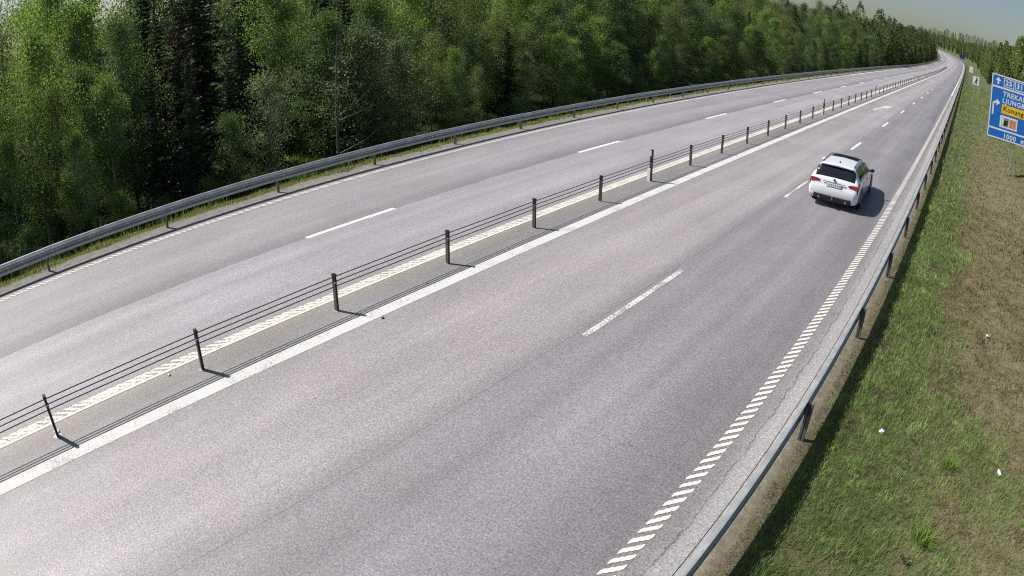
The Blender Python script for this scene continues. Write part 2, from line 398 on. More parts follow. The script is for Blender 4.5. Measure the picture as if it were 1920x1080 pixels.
def bar_mesh(skew, half, hl, bumps=4):  # noqa
    # one wavy thermoplastic bar: rounded blobs in a row, a few millimetres proud of the road
    n = bumps*4+1; xs = np.linspace(-half, half, n); t = np.linspace(0, bumps, n)
    w = hl*(.74+.26*np.abs(np.sin(np.pi*t)))
    w[0] *= .55; w[-1] *= .55
    yc = xs*skew
    top = [(x, y+h, .006) for x, y, h in zip(xs, yc, w)]; bot = [(x, y-h, .006) for x, y, h in zip(xs, yc, w)]
    b = MB(); ring = bot + top[::-1]; m = len(ring)
    b.add(ring, [tuple(range(m))]); low = [(x*1.03, y, .0) for x, y, z in ring]
    b.add(ring+low, [(i, m+i, m+(i+1) % m, (i+1) % m) for i in range(m)])
    return b.mesh('marking_bar')
def edge_bars(u, s0, sp, n_single, n_rest, s_end, skew, half=.098, hl=.057, mat='paint_bar', name='edge_line'):
    s_bar_end = s0+sp*(n_single+n_rest)
    par = tag(strip(name, u-half, u+half, s_bar_end, s_end, M[mat], 4.0, .0055), kind='structure')
    variants = []
    for k in range(5):
        me = bar_mesh(skew, half*(1+.04*(k-2)/2), hl+.003*(k % 3)); me.materials.append(M[mat]); variants.append(me)
    V = []; F = []; base = 0; tmpl = variants[2]; tv = np.array([v.co[:] for v in tmpl.vertices]); tf = [tuple(p.vertices) for p in tmpl.polygons]
    for i in range(n_single+n_rest):
        s = s0+i*sp+random.uniform(-.008, .008)
        if i < n_single:
            o = link(bpy.data.objects.new('marking_bar', variants[random.randrange(5)]), par)
            o.location = (u+random.uniform(-.005, .005), s, .0015); o.rotation_euler[2] = random.uniform(-.05, .05)
        else:
            V.append(tv+np.array([u, s, .0015+float(zr(s))])); F += [tuple(j+base for j in f) for f in tf]; base += len(tv)
    me = bpy.data.meshes.new('marking_bars'); me.from_pydata(np.concatenate(V).tolist(), [], F)
    tag(mesh_obj('marking_bars', me, M[mat], par), kind='stuff')
edge_bars(-2.33, 2.6, .2095, 150, 330, 700, 1.25)
edge_bars(-17.38, -2.4, .200, 180, 300, 700, 1.25)
edge_bars(-10.485, -3.0, .200, 170, 200, 700, 1.3, .115, .062, 'paint_mid', 'median_line')
# lane dashes, 3 m painted and 9 m gap
def dash(u, s0, s1, mat, w=.075):
    o = strip('lane_dash', u-w, u+w, s0, s1, mat, .5); return tag(o, kind='structure')
dash(-5.735, 9.1, 13.05, M['paint_dash'], .062)
for k in range(1, 30): dash(-5.785, 9.13+12*k, 12.13+12*k, M['paint_dash_new'] if k > 1 else M['paint_dash'], .075 if k > 1 else .045)
dash(-5.785, -3.0, 0.1, M['paint_dash'])
for k in range(-1, 30): dash(-13.82, 8.87+12*k, 11.87+12*k, M['paint_dash_new'], .08)
def arrow(u, s, sc=1.0):
    # bent merge arrow pointing to the right-hand lane
    P = [(-.44, -3.5), (-.26, -3.5), (-.14, -1.6), (.08, .65), (.30, .1), (.52, 3.5), (-.34, 2.1), (-.12, 1.35), (-.30, -.6), (-.46, -1.9)]
    b = MB(); b.add([(x, y, 0) for x, y in P], [tuple(range(len(P)))]); o = b.build('lane_arrow', M['paint'])
    o.location = road_pt(u, s, .005); tag(o, kind='structure')
arrow(-7.50, 57.6); arrow(-7.75, 136.5); arrow(-7.4, 215)

# ------------------------------------------------------------------ median cable barrier
BX = -9.88; S0 = .69642; SP = 3.08597
barrier = empty('cable_barrier', (BX, S0, 0))
tag(barrier, 'steel cable barrier of thin dark posts and three ropes along the road median', 'cable barrier')
def post_mesh(h):
    b = MB()
    # open C channel, mouth towards the right-hand lanes
    w, d, t = .042, .026, .007
    b.box((-w, -d, -.1), (-w+t, d, h)); b.box((-w+t, -d, -.1), (w, -d+t, h)); b.box((-w+t, d-t, -.1), (w, d, h))
    b.box((w-t, -d+t, -.1), (w, -d+.018, h)); b.box((w-t, d-.018, -.1), (w, d-t, h))
    return b.mesh('post')
pm = post_mesh(.745); pm.materials.append(M['cable_post'])
cb = MB(); cb.box((-.047, -.031, .735), (.047, .031, .768)); cb.box((-.02, -.034, .60), (.02, -.031, .735)); cap_me = cb.mesh('cap'); cap_me.materials.append(M['black_plastic'])
kb = MB(); kb.box((-.05, -.034, .585), (.05, .034, .61)); col_me = kb.mesh('collar'); col_me.materials.append(M['grey_metal'])
fb = MB(); fb.tube([(0, 0, -.05), (0, 0, .006)], .085, 12); foot_me = fb.mesh('foot'); foot_me.materials.append(M['grey_metal'])
db = MB(); db.box((-.118, -.050, .0), (-.012, .030, .43)); dl_me = db.mesh('delineator'); dl_me.materials.append(M['white_plastic'])
db = MB(); db.box((-.052, -.038, .43), (.03, .038, 1.05)); du_me = db.mesh('delineator_top'); du_me.materials.append(M['black_plastic'])
db = MB(); db.box((-.058, -.03, .86), (-.053, .03, 1.0)); db.box((-.045, -.043, .84), (-.01, -.039, 1.02)); dr_me = db.mesh('reflector'); dr_me.materials.append(M['reflector'])
NP = 95
for i in range(-4, NP):
    s = S0+SP*i; lean = random.uniform(-.012, .012)
    loc = Vector((float(cx(s)), SP*i, float(zr(s))))
    p = link(bpy.data.objects.new('post', pm), barrier); p.location = loc; p.rotation_euler = (random.uniform(-.03, .03), lean*1.8, random.uniform(-.15, .15))
    link(bpy.data.objects.new('cap', cap_me), p)
    if i < 40: link(bpy.data.objects.new('collar', col_me), p); link(bpy.data.objects.new('foot', foot_me), p)
    if i % 8 == 6 and i > 0:
        d = link(bpy.data.objects.new('delineator', dl_me), barrier); d.location = loc
        d['label'] = 'taller marker post, white below and black above'
        link(bpy.data.objects.new('marker_top', du_me), d); link(bpy.data.objects.new('reflector', dr_me), d)
for z, off in ((.70, .0), (.60, .0), (.50, .0)):
    b = MB(); pts = []
    for i in range(-4, NP):
        s = SP*i; y0 = S0+s
        pts.append((off + float(cx(y0)), s, z+float(zr(y0))))
        if i < 30: pts.append((off*.6+float(cx(y0)), s+SP/2, z-.006+float(zr(y0))))
    b.tube(pts, .0105, 6); b.build('cable', M['cable'], barrier)

# ------------------------------------------------------------------ guardrails
def rail_profile(sgn, th=.004):
    pr = [(0, .0), (.018, .004), (.062, .052), (.078, .066), (.078, .092), (.03, .125), (.006, .14), (.006, .17), (.03, .185), (.078, .218), (.078, .244), (.062, .258), (.018, .303), (.004, .310), (-.022, .312)]
    a = [(sgn*x, z) for x, z in pr]; b = [(sgn*(x-th*1.0), z+(-.003 if z > .155 else .003)) for x, z in pr]
    return a, b
def rail_mesh(sgn, L):
    a, b = rail_profile(sgn); m = MB(); n = len(a)
    vs = []
    for y in (-.04, L+.04):
        vs += [(x, y, z) for x, z in a]
    for y in (-.04, L+.04):
        vs += [(x, y, z) for x, z in b]
    fs = [(i, i+1, n+i+1, n+i) for i in range(n-1)] + [(2*n+i, 3*n+i, 3*n+i+1, 2*n+i+1) for i in range(n-1)]
    fs += [(0, n, 3*n, 2*n), (n-1, 3*n-1, 4*n-1, 2*n-1)]
    m.add(vs, fs, False); me = m.mesh('rail'); me.materials.append(M['rail']); return me
def gpost_mesh(sgn):
    # sigma section
    t = .005; m = MB(); w, d = .05, .028
    m.box((-w, -d, -.3), (-w+t, d, .64)); m.box((-w+t, -d, -.3), (-.012, -d+t, .64)); m.box((-.012, -d+t, -.3), (-.007, 0, .64)); m.box((-.007, -t, -.3), (.012, 0, .64))
    m.box((.007, -d, -.3), (.012, -t, .64)); m.box((.012, -d, -.3), (w, -d+t, .64)); m.box((w-t, -d+t, -.3), (w, d, .64))
    me = m.mesh('post'); me.materials.append(M['post']); return me
def guardrail(name, label, u_rail, sgn, s0, sp, n0, n1, u_post):
    g = tag(empty(name, (u_rail, s0, 0)), label, 'guardrail')
    rm = rail_mesh(sgn, sp); pmh = gpost_mesh(sgn)
    bb = MB(); bb.tube([(sgn*.004, 0, .155), (sgn*.026, 0, .155)], .024, 8); bm_ = bb.mesh('bolt'); bm_.materials.append(M['bolt'])
    sb = MB(); sb.box((-.07 if sgn > 0 else 0.0, -.05, .46), (0.0 if sgn > 0 else .07, .05, .60)); sm = sb.mesh('bracket'); sm.materials.append(M['post'])
    for i in range(n0, n1):
        s = s0+sp*i; x = float(cx(s)); z = float(zr(s))
        dx = float(cx(s+sp))-x; dz = float(zr(s+sp))-z
        r = link(bpy.data.objects.new('rail', rm), g); r.location = (x + random.uniform(-.004, .004), sp*i, z+.37+random.uniform(-.006, .006))
        r.rotation_euler = (math.atan2(dz, sp), random.uniform(-.01, .01), -math.atan2(dx, sp))
        if i < n0+18:
            for k in (.05, .36, .68):
                q = link(bpy.data.objects.new('bolt', bm_), r); q.location = (0, sp*k, 0)
        p = link(bpy.data.objects.new('post', pmh), g); p.location = (u_post-u_rail+x, sp*i, z); p.rotation_euler = (random.uniform(-.02, .02), random.uniform(-.02, .02), 0)
        if i < n0+16:
            q = link(bpy.data.objects.new('bracket', sm), g); q.location = (x, sp*i, z)
    return g
guardrail('guardrail', 'grey steel guardrail in front of the dark wood on the left', -18.17, 1, 2.626, 4.0715, -4, 150, -18.235)
guardrail('guardrail', 'steel guardrail beside the grass slope on the right, back side in shade', -1.42, -1, .43, 4.0, -2, 150, -1.355)

# ------------------------------------------------------------------ signs
def text_mesh(name, body, size, x, y, z, mat, parent, depth=.003, sx=1.0, bold=.0):
    cu = bpy.data.curves.new(name, 'FONT'); cu.body = body; cu.size = size; cu.extrude = depth; cu.offset = bold; cu.resolution_u = 3; cu.space_character = 1.13
    o = bpy.data.objects.new(name, cu); COL.objects.link(o)
    dg = bpy.context.evaluated_depsgraph_get(); me = bpy.data.meshes.new_from_object(o.evaluated_get(dg))
    bpy.data.objects.remove(o); bpy.data.curves.remove(cu)
    me.transform(Matrix.Diagonal((sx, 1, 1, 1))); me.transform(Matrix.Rotation(math.radians(90), 4, 'X')); me.transform(Matrix.Translation((x, y, z)))
    me.materials.clear(); me.materials.append(mat)
    return mesh_obj(name, me, None, parent)
def flat(name, poly, y, mat, parent, th=.004):
    b = MB(); b.prism(poly, 1, y, y-th); return b.build(name, mat, parent)
def rect(x0, z0, x1, z1): return [(x0, z0), (x1, z0), (x1, z1), (x0, z1)]
SX, SY = 1.66, 40.0
base_z = float(terr(3.4, SY))
sign = tag(empty('direction_sign', (3.4, SY, base_z)), 'large blue direction sign on lattice legs in the grass beside the right guardrail', 'road sign')
def sp_(poly): return [(x-3.4, z-base_z) for x, z in poly]
X1 = 5.55
flat('panel', sp_(rect(SX, 1.86, X1, 5.56)), .03, M['sign_blue'], sign, .03)
def frame(x0, z0, x1, z1, w, y, mat, name):
    b = MB()
    for r in (rect(x0, z0, x1, z0+w), rect(x0, z1-w, x1, z1), rect(x0, z0+w, x0+w, z1-w), rect(x1-w, z0+w, x1, z1-w)): b.prism(sp_(r), 1, y, y-.004)
    return b.build(name, mat, sign)
frame(SX+.0, 1.86, X1, 5.56, .07, -.001, M['sign_white'], 'border')
flat('divider', sp_(rect(SX+.055, 4.78, X1-.055, 4.88)), -.001, M['sign_white'], sign)
flat('divider', sp_(rect(SX+.055, 2.36, X1-.055, 2.46)), -.001, M['sign_white'], sign)
ar = [(-.055, 0), (.055, 0), (.055, .20), (.18, .20), (0, .42), (-.18, .20), (-.055, .20)]
flat('up_arrow', sp_([(2.09+x, 4.99+z) for x, z in ar]), -.001, M['sign_white'], sign)
ra = [(1.83, 3.17), (1.93, 3.17), (1.93, 3.80), (1.97, 3.86), (2.08, 3.87), (2.08, 3.72), (2.33, 3.93), (2.08, 4.14), (2.08, 3.99), (1.95, 3.985), (1.83, 3.87)]
flat('turn_arrow', sp_(ra), -.001, M['sign_white'], sign)
for x0, x1, tx in ((2.46, 3.17, '25'), (3.22, 3.93, '31')):
    frame(x0, 4.93, x1, 5.45, .045, -.001, M['sign_white'], 'number_frame')
    text_mesh('route_number', tx, .40, x0+.115-3.4, -.002, 5.06-base_z, M['sign_white'], sign, .003, 1.05, .014)
text_mesh('lettering', 'TREKANTEN', .40, 2.46-3.4, -.002, 4.385-base_z, M['sign_white'], sign, .003, 1.02, .010)
text_mesh('lettering', 'LJUNGBYHOLM', .40, 2.46-3.4, -.002, 4.0-base_z, M['sign_white'], sign, .003, .99, .009)
flat('yellow_plate', sp_(rect(2.46, 3.38, 5.2, 3.90)), -.001, M['sign_yellow'], sign)
text_mesh('lettering', 'Konunga', .40, 2.56-3.4, -.007, 3.54-base_z, M['sign_black'], sign, .002, 1.0, .006)
flat('service_plate', sp_(rect(2.42, 2.57, 3.62, 3.26)), -.001, M['sign_white'], sign)
flat('service_symbol', sp_(rect(2.53, 2.67, 3.01, 3.16)), -.006, M['grey_metal'], sign, .003)
flat('service_symbol', sp_(rect(3.06, 2.67, 3.53, 3.16)), -.006, M['sign_orange'], sign, .003)
b = MB(); b.prism(sp_(rect(2.70, 2.72, 2.90, 3.02)), 1, -.010, -.013); b.prism(sp_([(2.90, 2.78), (2.96, 2.78), (2.96, 3.05), (2.92, 3.08), (2.92, 2.84), (2.90, 2.84)]), 1, -.010, -.013); b.build('pump_symbol', M['sign_black'], sign)
b = MB(); b.prism(sp_(rect(2.56, 2.70, 2.67, 3.13)), 1, -.010, -.013); b.build('pump_panel', M['sign_white'], sign)
b = MB()
for dx, w in ((3.16, .035), (3.38, .045)): b.prism(sp_(rect(dx, 2.72, dx+w, 3.10)), 1, -.010, -.013)
b.prism(sp_(rect(3.12, 2.95, 3.235, 3.11)), 1, -.0135, -.016); b.build('cutlery_symbol', M['grey_metal'], sign)
text_mesh('lettering', 'm', .40, 3.98-3.4, -.002, 1.985-base_z, M['sign_white'], sign, .003, 1.02, .010)
text_mesh('lettering', '1000', .40, 2.74-3.4, -.002, 1.985-base_z, M['sign_white'], sign, .003, 1.02, .009)
for lx in (3.30, 4.9):
    b = MB()
    for dx in (0, .22): b.tube([(lx+dx-3.4, .10, -.6), (lx+dx-3.4, .10, 5.5-base_z)], .024, 8)
    for k in range(14):
        z0 = -.2+k*.4; b.tube([(lx-3.4+(0 if k % 2 else .22), .10, z0), (lx-3.4+(.22 if k % 2 else 0), .10, z0+.4)], .010, 5)
    b.build('leg', M['grey_metal'], sign)
b = MB()
for z in (2.3, 3.5, 4.9): b.box((SX+.2-3.4, .032, z-base_z), (X1-.2-3.4, .072, z+.05-base_z))
b.build('cross_beam', M['grey_metal'], sign)
def white_sign(u, s, w, z0, z1, label, glyph):
    bz = float(terr(u, s)); o = tag(empty('lane_sign', (u, s, bz)), label, 'road sign')
    flat('panel', [(x, z-bz) for x, z in rect(-w/2, z0, w/2, z1)], .02, M['sign_white'], o, .02)
    for dx in (-.3, .3):
        b = MB(); b.tube([(dx, .05, -.5), (dx, .05, z1-bz)], .03, 8); b.build('post', M['grey_metal'], o)
    for g in glyph:
        b = MB()
        for (x0, a0), (x1, a1) in zip(g[:-1], g[1:]):
            d = Vector((x1-x0, a1-a0)); n = Vector((-d.y, d.x)).normalized()*.075
            b.prism([(x0+n.x, a0+n.y+z0-bz), (x1+n.x, a1+n.y+z0-bz), (x1-n.x, a1-n.y+z0-bz), (x0-n.x, a0-n.y+z0-bz)], 1, -.002, -.006)
        b.build('symbol', M['sign_black'], o)
white_sign(1.52, 100, 1.05, 2.74, 3.99, 'white lane sign with a black bent arrow, nearer of the two above the right verge', [[(-.16, .12), (-.12, .48), (.02, .68), (.14, .72)], [(.14, .15), (.14, .72), (.05, 1.05)], [(.14, 1.05), (.2, .72)]])
white_sign(1.0, 165, .98, 3.47, 4.9, 'small white lane sign, farther of the two above the right verge', [[(0, .25), (.05, .7)]])
# distant blue sign in the bend
fz = float(terr(3.2, 470)); fu = 3.2+float(cx(470)) - 4.0
o = tag(empty('distant_sign', (fu, 470, fz)), 'tiny dark blue road sign far off where the road bends', 'road sign')
flat('panel', rect(-2.0, 2.2, 2.0, 5.2), .03, plain('weathered dark blue', (.01, .03, .14), .5), o, .03)
for dx in (-1.4, 1.4):
    b = MB(); b.tube([(dx, .08, -1), (dx, .08, 5.4)], .06, 6); b.build('leg', M['grey_metal'], o)

# ------------------------------------------------------------------ car
CAR_ST = [  # y from the rear, then half section (x,z): bottom centre, bottom edge, lower side, widest, shoulder, window, roof edge, roof centre
 (0.00, [(0,.36),(.60,.36),(.73,.40),(.77,.50),(.76,.60),(.70,.645),(.50,.66),(0,.67)]),
 (0.04, [(0,.29),(.68,.29),(.84,.37),(.87,.52),(.855,.66),(.80,.715),(.55,.735),(0,.745)]),
 (0.09, [(0,.26),(.73,.26),(.885,.35),(.912,.55),(.885,.79),(.82,.885),(.60,.915),(0,.93)]),
 (0.15, [(0,.24),(.75,.24),(.90,.34),(.922,.58),(.897,.89),(.82,.985),(.60,1.02),(0,1.035)]),
 (0.28, [(0,.22),(.77,.22),(.912,.33),(.930,.58),(.905,.93),(.795,1.09),(.63,1.20),(0,1.225)]),
 (0.41, [(0,.20),(.78,.20),(.918,.32),(.932,.58),(.908,.95),(.780,1.13),(.62,1.355),(0,1.385)]),
 (0.47, [(0,.20),(.78,.20),(.918,.32),(.932,.58),(.909,.955),(.775,1.145),(.61,1.405),(0,1.435)]),
 (1.00, [(0,.20),(.80,.20),(.920,.32),(.934,.58),(.910,.960),(.765,1.18),(.605,1.425),(0,1.465)]),
 (1.70, [(0,.20),(.80,.20),(.920,.32),(.934,.58),(.908,.955),(.765,1.18),(.605,1.430),(0,1.475)]),
 (2.40, [(0,.20),(.80,.20),(.920,.32),(.932,.58),(.905,.945),(.765,1.16),(.610,1.415),(0,1.460)]),
 (2.85, [(0,.20),(.80,.20),(.920,.32),(.932,.58),(.903,.940),(.775,1.13),(.630,1.360),(0,1.405)]),
 (3.30, [(0,.20),(.80,.20),(.920,.32),(.932,.58),(.900,.930),(.800,1.06),(.680,1.180),(0,1.225)]),
 (3.75, [(0,.20),(.80,.20),(.918,.32),(.930,.58),(.890,.915),(.820,.965),(.700,.990),(0,1.015)]),
 (4.30, [(0,.20),(.78,.20),(.900,.32),(.912,.56),(.860,.850),(.790,.885),(.600,.905),(0,.925)]),
 (4.68, [(0,.21),(.70,.21),(.820,.32),(.835,.52),(.770,.730),(.700,.760),(.500,.785),(0,.800)]),
 (4.86, [(0,.24),(.50,.24),(.600,.32),(.620,.48),(.580,.620),(.520,.640),(.350,.655),(0,.660)])]
_cy = np.array([a for a, _ in CAR_ST]); _cp = np.array([b for _, b in CAR_ST])
def car_surf(y, t):
    """t 0..7 round the half section"""
    y = np.asarray(y, float); t = np.asarray(t, float)
    def at(i):
        return np.stack([np.interp(y, _cy, _cp[:, i, k]) for k in (0, 1)], -1)
    i = np.clip(np.floor(t).astype(int), 0, 6); f = t-i
    # Catmull-Rom between profile points for rounded shoulders
    P = np.stack([at(k) for k in range(8)], -2)
    def pick(j): return np.take_along_axis(P, np.clip(j, 0, 7)[..., None, None].repeat(2, -1), -2)[..., 0, :]
    p0, p1, p2, p3 = pick(i-1), pick(i), pick(i+1), pick(i+2); f = f[..., None]
    c = .5*((2*p1)+(-p0+p2)*f+(2*p0-5*p1+4*p2-p3)*f**2+(-p0+3*p1-3*p2+p3)*f**3)
    lin = p1*(1-f)+p2*f
    q = .55*c+.45*lin
    return np.stack([np.maximum(q[..., 0], 0), y, q[..., 1]], -1)
def car_patch(name, ys, ts, mat, parent, off=.006, sides=(1,), mirror_join=False, closed_center=False, smooth=True, edge=True):
    """patch of the body surface pushed outwards by off; ys/ts: 2-D arrays"""
    Y, T = np.asarray(ys, float), np.asarray(ts, float)
    p = car_surf(Y, T)
    e = .01
    du = car_surf(np.clip(Y+e, 0, 4.86), T)-car_surf(np.clip(Y-e, 0, 4.86), T); dv = car_surf(Y, np.clip(T+e, 0, 7))-car_surf(Y, np.clip(T-e, 0, 7))
    n = np.cross(dv, du); n /= np.linalg.norm(n, axis=-1, keepdims=True)+1e-9
    n = np.where((n[..., :1] < -.02) & (p[..., :1] > .05), -n, n)
    q = p+n*off; r = p-n*.01
    objs = []
    a, b_ = Y.shape
    idx = np.arange(a*b_).reshape(a, b_)
    F = np.stack([idx[:-1, :-1], idx[1:, :-1], idx[1:, 1:], idx[:-1, 1:]], -1).reshape(-1, 4)
    ringi = np.concatenate([idx[0, :], idx[1:, -1], idx[-1, -2::-1], idx[-2:0:-1, 0]])
    m = a*b_; k = len(ringi)
    S = np.array([(ringi[i], ringi[(i+1) % k], m+ringi[(i+1) % k], m+ringi[i]) for i in range(k)])
    Vt = np.concatenate([q.reshape(-1, 3), r.reshape(-1, 3)])
    F = np.concatenate([F, S])
    for sd in sides:
        V = Vt*np.array([sd, 1, 1])
        me = np_mesh(name, V, F if sd > 0 else F[:, ::-1], smooth)
        bm = bmesh.new(); bm.from_mesh(me); bmesh.ops.recalc_face_normals(bm, faces=bm.faces); bm.to_mesh(me); bm.free()
        objs.append(mesh_obj(name, me, mat, parent))
    return objs
def full_patch(name, ys, tl, mat, parent, off=.006):
    """patch crossing the centre line: rows ys, section from t=tl on one side to t=tl on the other"""
    ys = np.asarray(ys, float); rows = []
    n = 9
    for sd in (-1, 1):
        T = np.linspace(tl if sd < 0 else 7, 7 if sd < 0 else tl, n)
        Y, TT = np.meshgrid(ys, T, indexing='ij'); TLy = TT
        p = car_surf(Y, np.clip(TLy, 0, 7)); p[..., 0] *= sd; rows.append(p if sd < 0 else p[:, 1:])
    p = np.concatenate(rows, 1)
    du = np.gradient(p, axis=0); dv = np.gradient(p, axis=1); nn = np.cross(dv, du); nn /= np.linalg.norm(nn, axis=-1, keepdims=True)+1e-9
    nn = np.where(nn[..., 2:3] < 0, -nn, nn)
    q = p+nn*off; r = p-nn*.01; a, b_ = p.shape[:2]; idx = np.arange(a*b_).reshape(a, b_)
    F = np.stack([idx[:-1, :-1], idx[1:, :-1], idx[1:, 1:], idx[:-1, 1:]], -1).reshape(-1, 4)
    ringi = np.concatenate([idx[0, :], idx[1:, -1], idx[-1, -2::-1], idx[-2:0:-1, 0]]); m = a*b_; k = len(ringi)
    F = np.concatenate([F, np.array([(ringi[i], ringi[(i+1) % k], m+ringi[(i+1) % k], m+ringi[i]) for i in range(k)])])
    me = np_mesh(name, np.concatenate([q.reshape(-1, 3), r.reshape(-1, 3)]), F, True)
    bm = bmesh.new(); bm.from_mesh(me); bmesh.ops.recalc_face_normals(bm, faces=bm.faces); bm.to_mesh(me); bm.free()
    return mesh_obj(name, me, mat, parent)

car = tag(empty('station_wagon', (-4.155, 21.22, 0.0), .034), 'white station wagon with dark rear window driving away in the right-hand lane', 'car')
car.scale = (.953, .95, .968)
# body shell
ys = np.unique(np.concatenate([np.linspace(0, .5, 22), np.linspace(.5, 4.86, 60)])); ts = np.linspace(0, 7, 43)
Y, T = np.meshgrid(ys, ts, indexing='ij'); p = car_surf(Y, T)
a, b_ = Y.shape; idx = np.arange(a*b_).reshape(a, b_)
F1 = np.stack([idx[:-1, :-1], idx[1:, :-1], idx[1:, 1:], idx[:-1, 1:]], -1).reshape(-1, 4)
V = np.concatenate([p.reshape(-1, 3), p.reshape(-1, 3)*np.array([-1, 1, 1])]); F = np.concatenate([F1, F1[:, ::-1]+a*b_])
body_me = np_mesh('body', V, F, True)
bm = bmesh.new(); bm.from_mesh(body_me); bmesh.ops.remove_doubles(bm, verts=bm.verts, dist=.0005); bmesh.ops.holes_fill(bm, edges=[e for e in bm.edges if e.is_boundary]); bmesh.ops.recalc_face_normals(bm, faces=bm.faces); bm.to_mesh(body_me); bm.free()
body = mesh_obj('body', body_me, M['car_white'], car)
# glass
yy = np.linspace(.150, .41, 12); rw = full_patch('rear_window', yy, 5.50, M['car_glass'], car, .007)
b = MB(); b.tube([(0.02, .150, 1.062), (-.36, .168, 1.085)], .010, 6); b.build('wiper', M['car_black'], rw)
def side_window(y0, y1, slant0, slant1, name='side_window'):
    n, m = 10, 7; T = np.linspace(4.22, 5.80, m); Yg = np.zeros((n, m)); Tg = np.zeros((n, m))
    for j, tt in enumerate(T):
        f = (tt-4.22)/1.58; Yg[:, j] = np.linspace(y0+slant0*f, y1+slant1*f, n); Tg[:, j] = tt
    return car_patch(name, Yg, Tg, M['car_glass'], car, .006, (1, -1))
side_window(.62, 1.22, .10, .0); side_window(1.28, 2.12, .0, .0); side_window(2.20, 3.25, .0, -.55)
full_patch('windscreen', np.linspace(2.93, 3.68, 8), 5.9, M['car_glass'], car, .006)
full_patch('sunroof', np.linspace(1.86, 2.66, 10), 6.16, M['sunroof'], car, .006)
b = MB(); b.box((-.50, 2.40, 1.466), (.50, 2.43, 1.472)); b.build('sunroof_bar', M['car_black'], car)
for sd in (-1, 1):
    b = MB(); pts = [(sd*.585, y, float(car_surf(np.array([y]), np.array([6.05]))[0, 2])+.035) for y in np.linspace(.62, 2.62, 9)]
    pts[0] = (pts[0][0], pts[0][1], pts[0][2]-.03); pts[-1] = (pts[-1][0], pts[-1][1], pts[-1][2]-.03)
    b.tube(pts, .016, 6); b.build('roof_rail', M['car_black'], car)
b = MB(); b.add([(-.022, .78, 1.452), (.022, .78, 1.452), (.022, .98, 1.46), (-.022, .98, 1.46), (0, .80, 1.515), (0, .86, 1.505)], [(0,1,4),(1,2,5,4),(2,3,5),(3,0,4,5)]); b.build('antenna_fin', M['car_black'], car)
b = MB(); b.add([(-.60, .33, 1.40), (.60, .33, 1.40), (.58, .52, 1.425), (-.58, .52, 1.425), (-.60, .335, 1.375), (.60, .335, 1.375), (0, .30, 1.428), (0, .52, 1.452), (0, .31, 1.39)],
      [(0, 6, 7, 3), (6, 1, 2, 7), (4, 8, 6, 0), (8, 5, 1, 6)]); b.build('spoiler', M['car_white'], car)
# tail lamps wrap round the corner, inner part on the tailgate
for sd in (1, -1):
    n, m = 9, 6; Yg, Tg = np.meshgrid(np.linspace(.065, .40, n), np.linspace(3.60, 4.35, m), indexing='ij')
    Tg = 3.50+(Tg-3.60)*(1.1-.55*np.linspace(0, 1, n)[:, None])+.42*np.linspace(0, 1, n)[:, None]
    tl = car_patch('tail_lamp', Yg, Tg, M['tail_red'], car, .007, (sd,))[0]
    b = MB(); zz = [(.86, .80), (.80, .80), (.54, .845), (.52, .885), (.64, .92), (.86, .93)]
    vs = []
    for x, z in zz:
        yv = np.interp(z, [.67, .745, .93, 1.035], [0, .04, .09, .15]); vs.append((sd*x, yv+.0-.012+.03*max(0, x-.7), z))
    vs2 = [(x, y+.03, z) for x, y, z in vs]; k = len(vs)
    b.add(vs+vs2, [tuple(range(k)), tuple(range(2*k-1, k-1, -1))]+[(i, (i+1) % k, k+(i+1) % k, k+i) for i in range(k)]); q = b.build('lamp_inner', M['tail_red'], tl)
    b = MB(); b.add([(sd*.52, .045, .862), (sd*.64, .040, .845), (sd*.64, .055, .89), (sd*.52, .055, .880)], [(0, 1, 2, 3)]); b.build('lamp_strip', M['tail_dark'], tl)
# plate, badge, trim strip
b = MB(); b.box((-.27, .012, .735), (.27, .05, .865)); pl = b.build('plate_recess', M['car_grey'], car)
b = MB(); b.box((-.26, .004, .745), (.26, .012, .855)); b.build('number_plate', M['sign_white'], pl)
b = MB()
for k, x in enumerate(np.linspace(-.18, .20, 6)): b.box((x, .0025, .775), (x+.04, .004, .828))
b.build('plate_marks', M['car_grey'], pl)['kind'] = 'stuff'
b = MB(); b.tube([(0, .055, .965), (0, .085, .968)], .043, 16); bd = b.build('badge', M['car_grey'], car)
b = MB(); b.tube([(0, .051, .965), (0, .055, .965)], .030, 14); b.build('badge_disc', M['sign_black'], bd)
b = MB(); b.box((-.42, .028, .872), (.42, .05, .890)); b.build('trim_strip', M['car_grey'], car)
# bumper: black diffuser, reflectors, towbar, exhausts
b = MB(); b.add([(-.74, .004, .445), (-.55, -.014, .36), (.55, -.014, .36), (.74, .004, .445), (.70, .01, .27), (.50, .04, .22), (-.50, .04, .22), (-.70, .01, .27), (-.54, -.016, .415), (.54, -.016, .415)],
      [(0, 8, 9, 3, 2, 1), (1, 2, 4, 5, 6, 7), (0, 1, 7), (2, 3, 4)]); df = b.build('diffuser', M['car_black'], car)
b = MB(); b.box((-.025, -.06, .30), (.025, .05, .42)); b.tube([(0, -.06, .36), (0, -.10, .36), (0, -.10, .43)], .022, 8); b.build('towbar', M['car_grey'], df)
for sd in (-1, 1):
    b = MB(); b.tube([(sd*.50, -.03, .32), (sd*.50, .10, .32)], .042, 12); b.build('exhaust', M['rim'], df)
    b = MB(); b.box((sd*.74-.07, .003, .505), (sd*.74+.07, .03, .53)); b.build('bumper_reflector', M['car_black'], car)
b = MB(); b.tube([(-.845, .052, .652), (-.4, .006, .668), (.4, .006, .668), (.845, .052, .652)], .006, 4); b.build('bumper_seam', M['car_grey'], car)
for sd in (-1, 1):
    b = MB(); b.box((sd*.93-.012, 1.1, .19), (sd*.93+.012, 3.4, .30)); b.build('sill_shade', M['car_black'], car)  # side skirts, their black stands in for the shadow along the sills
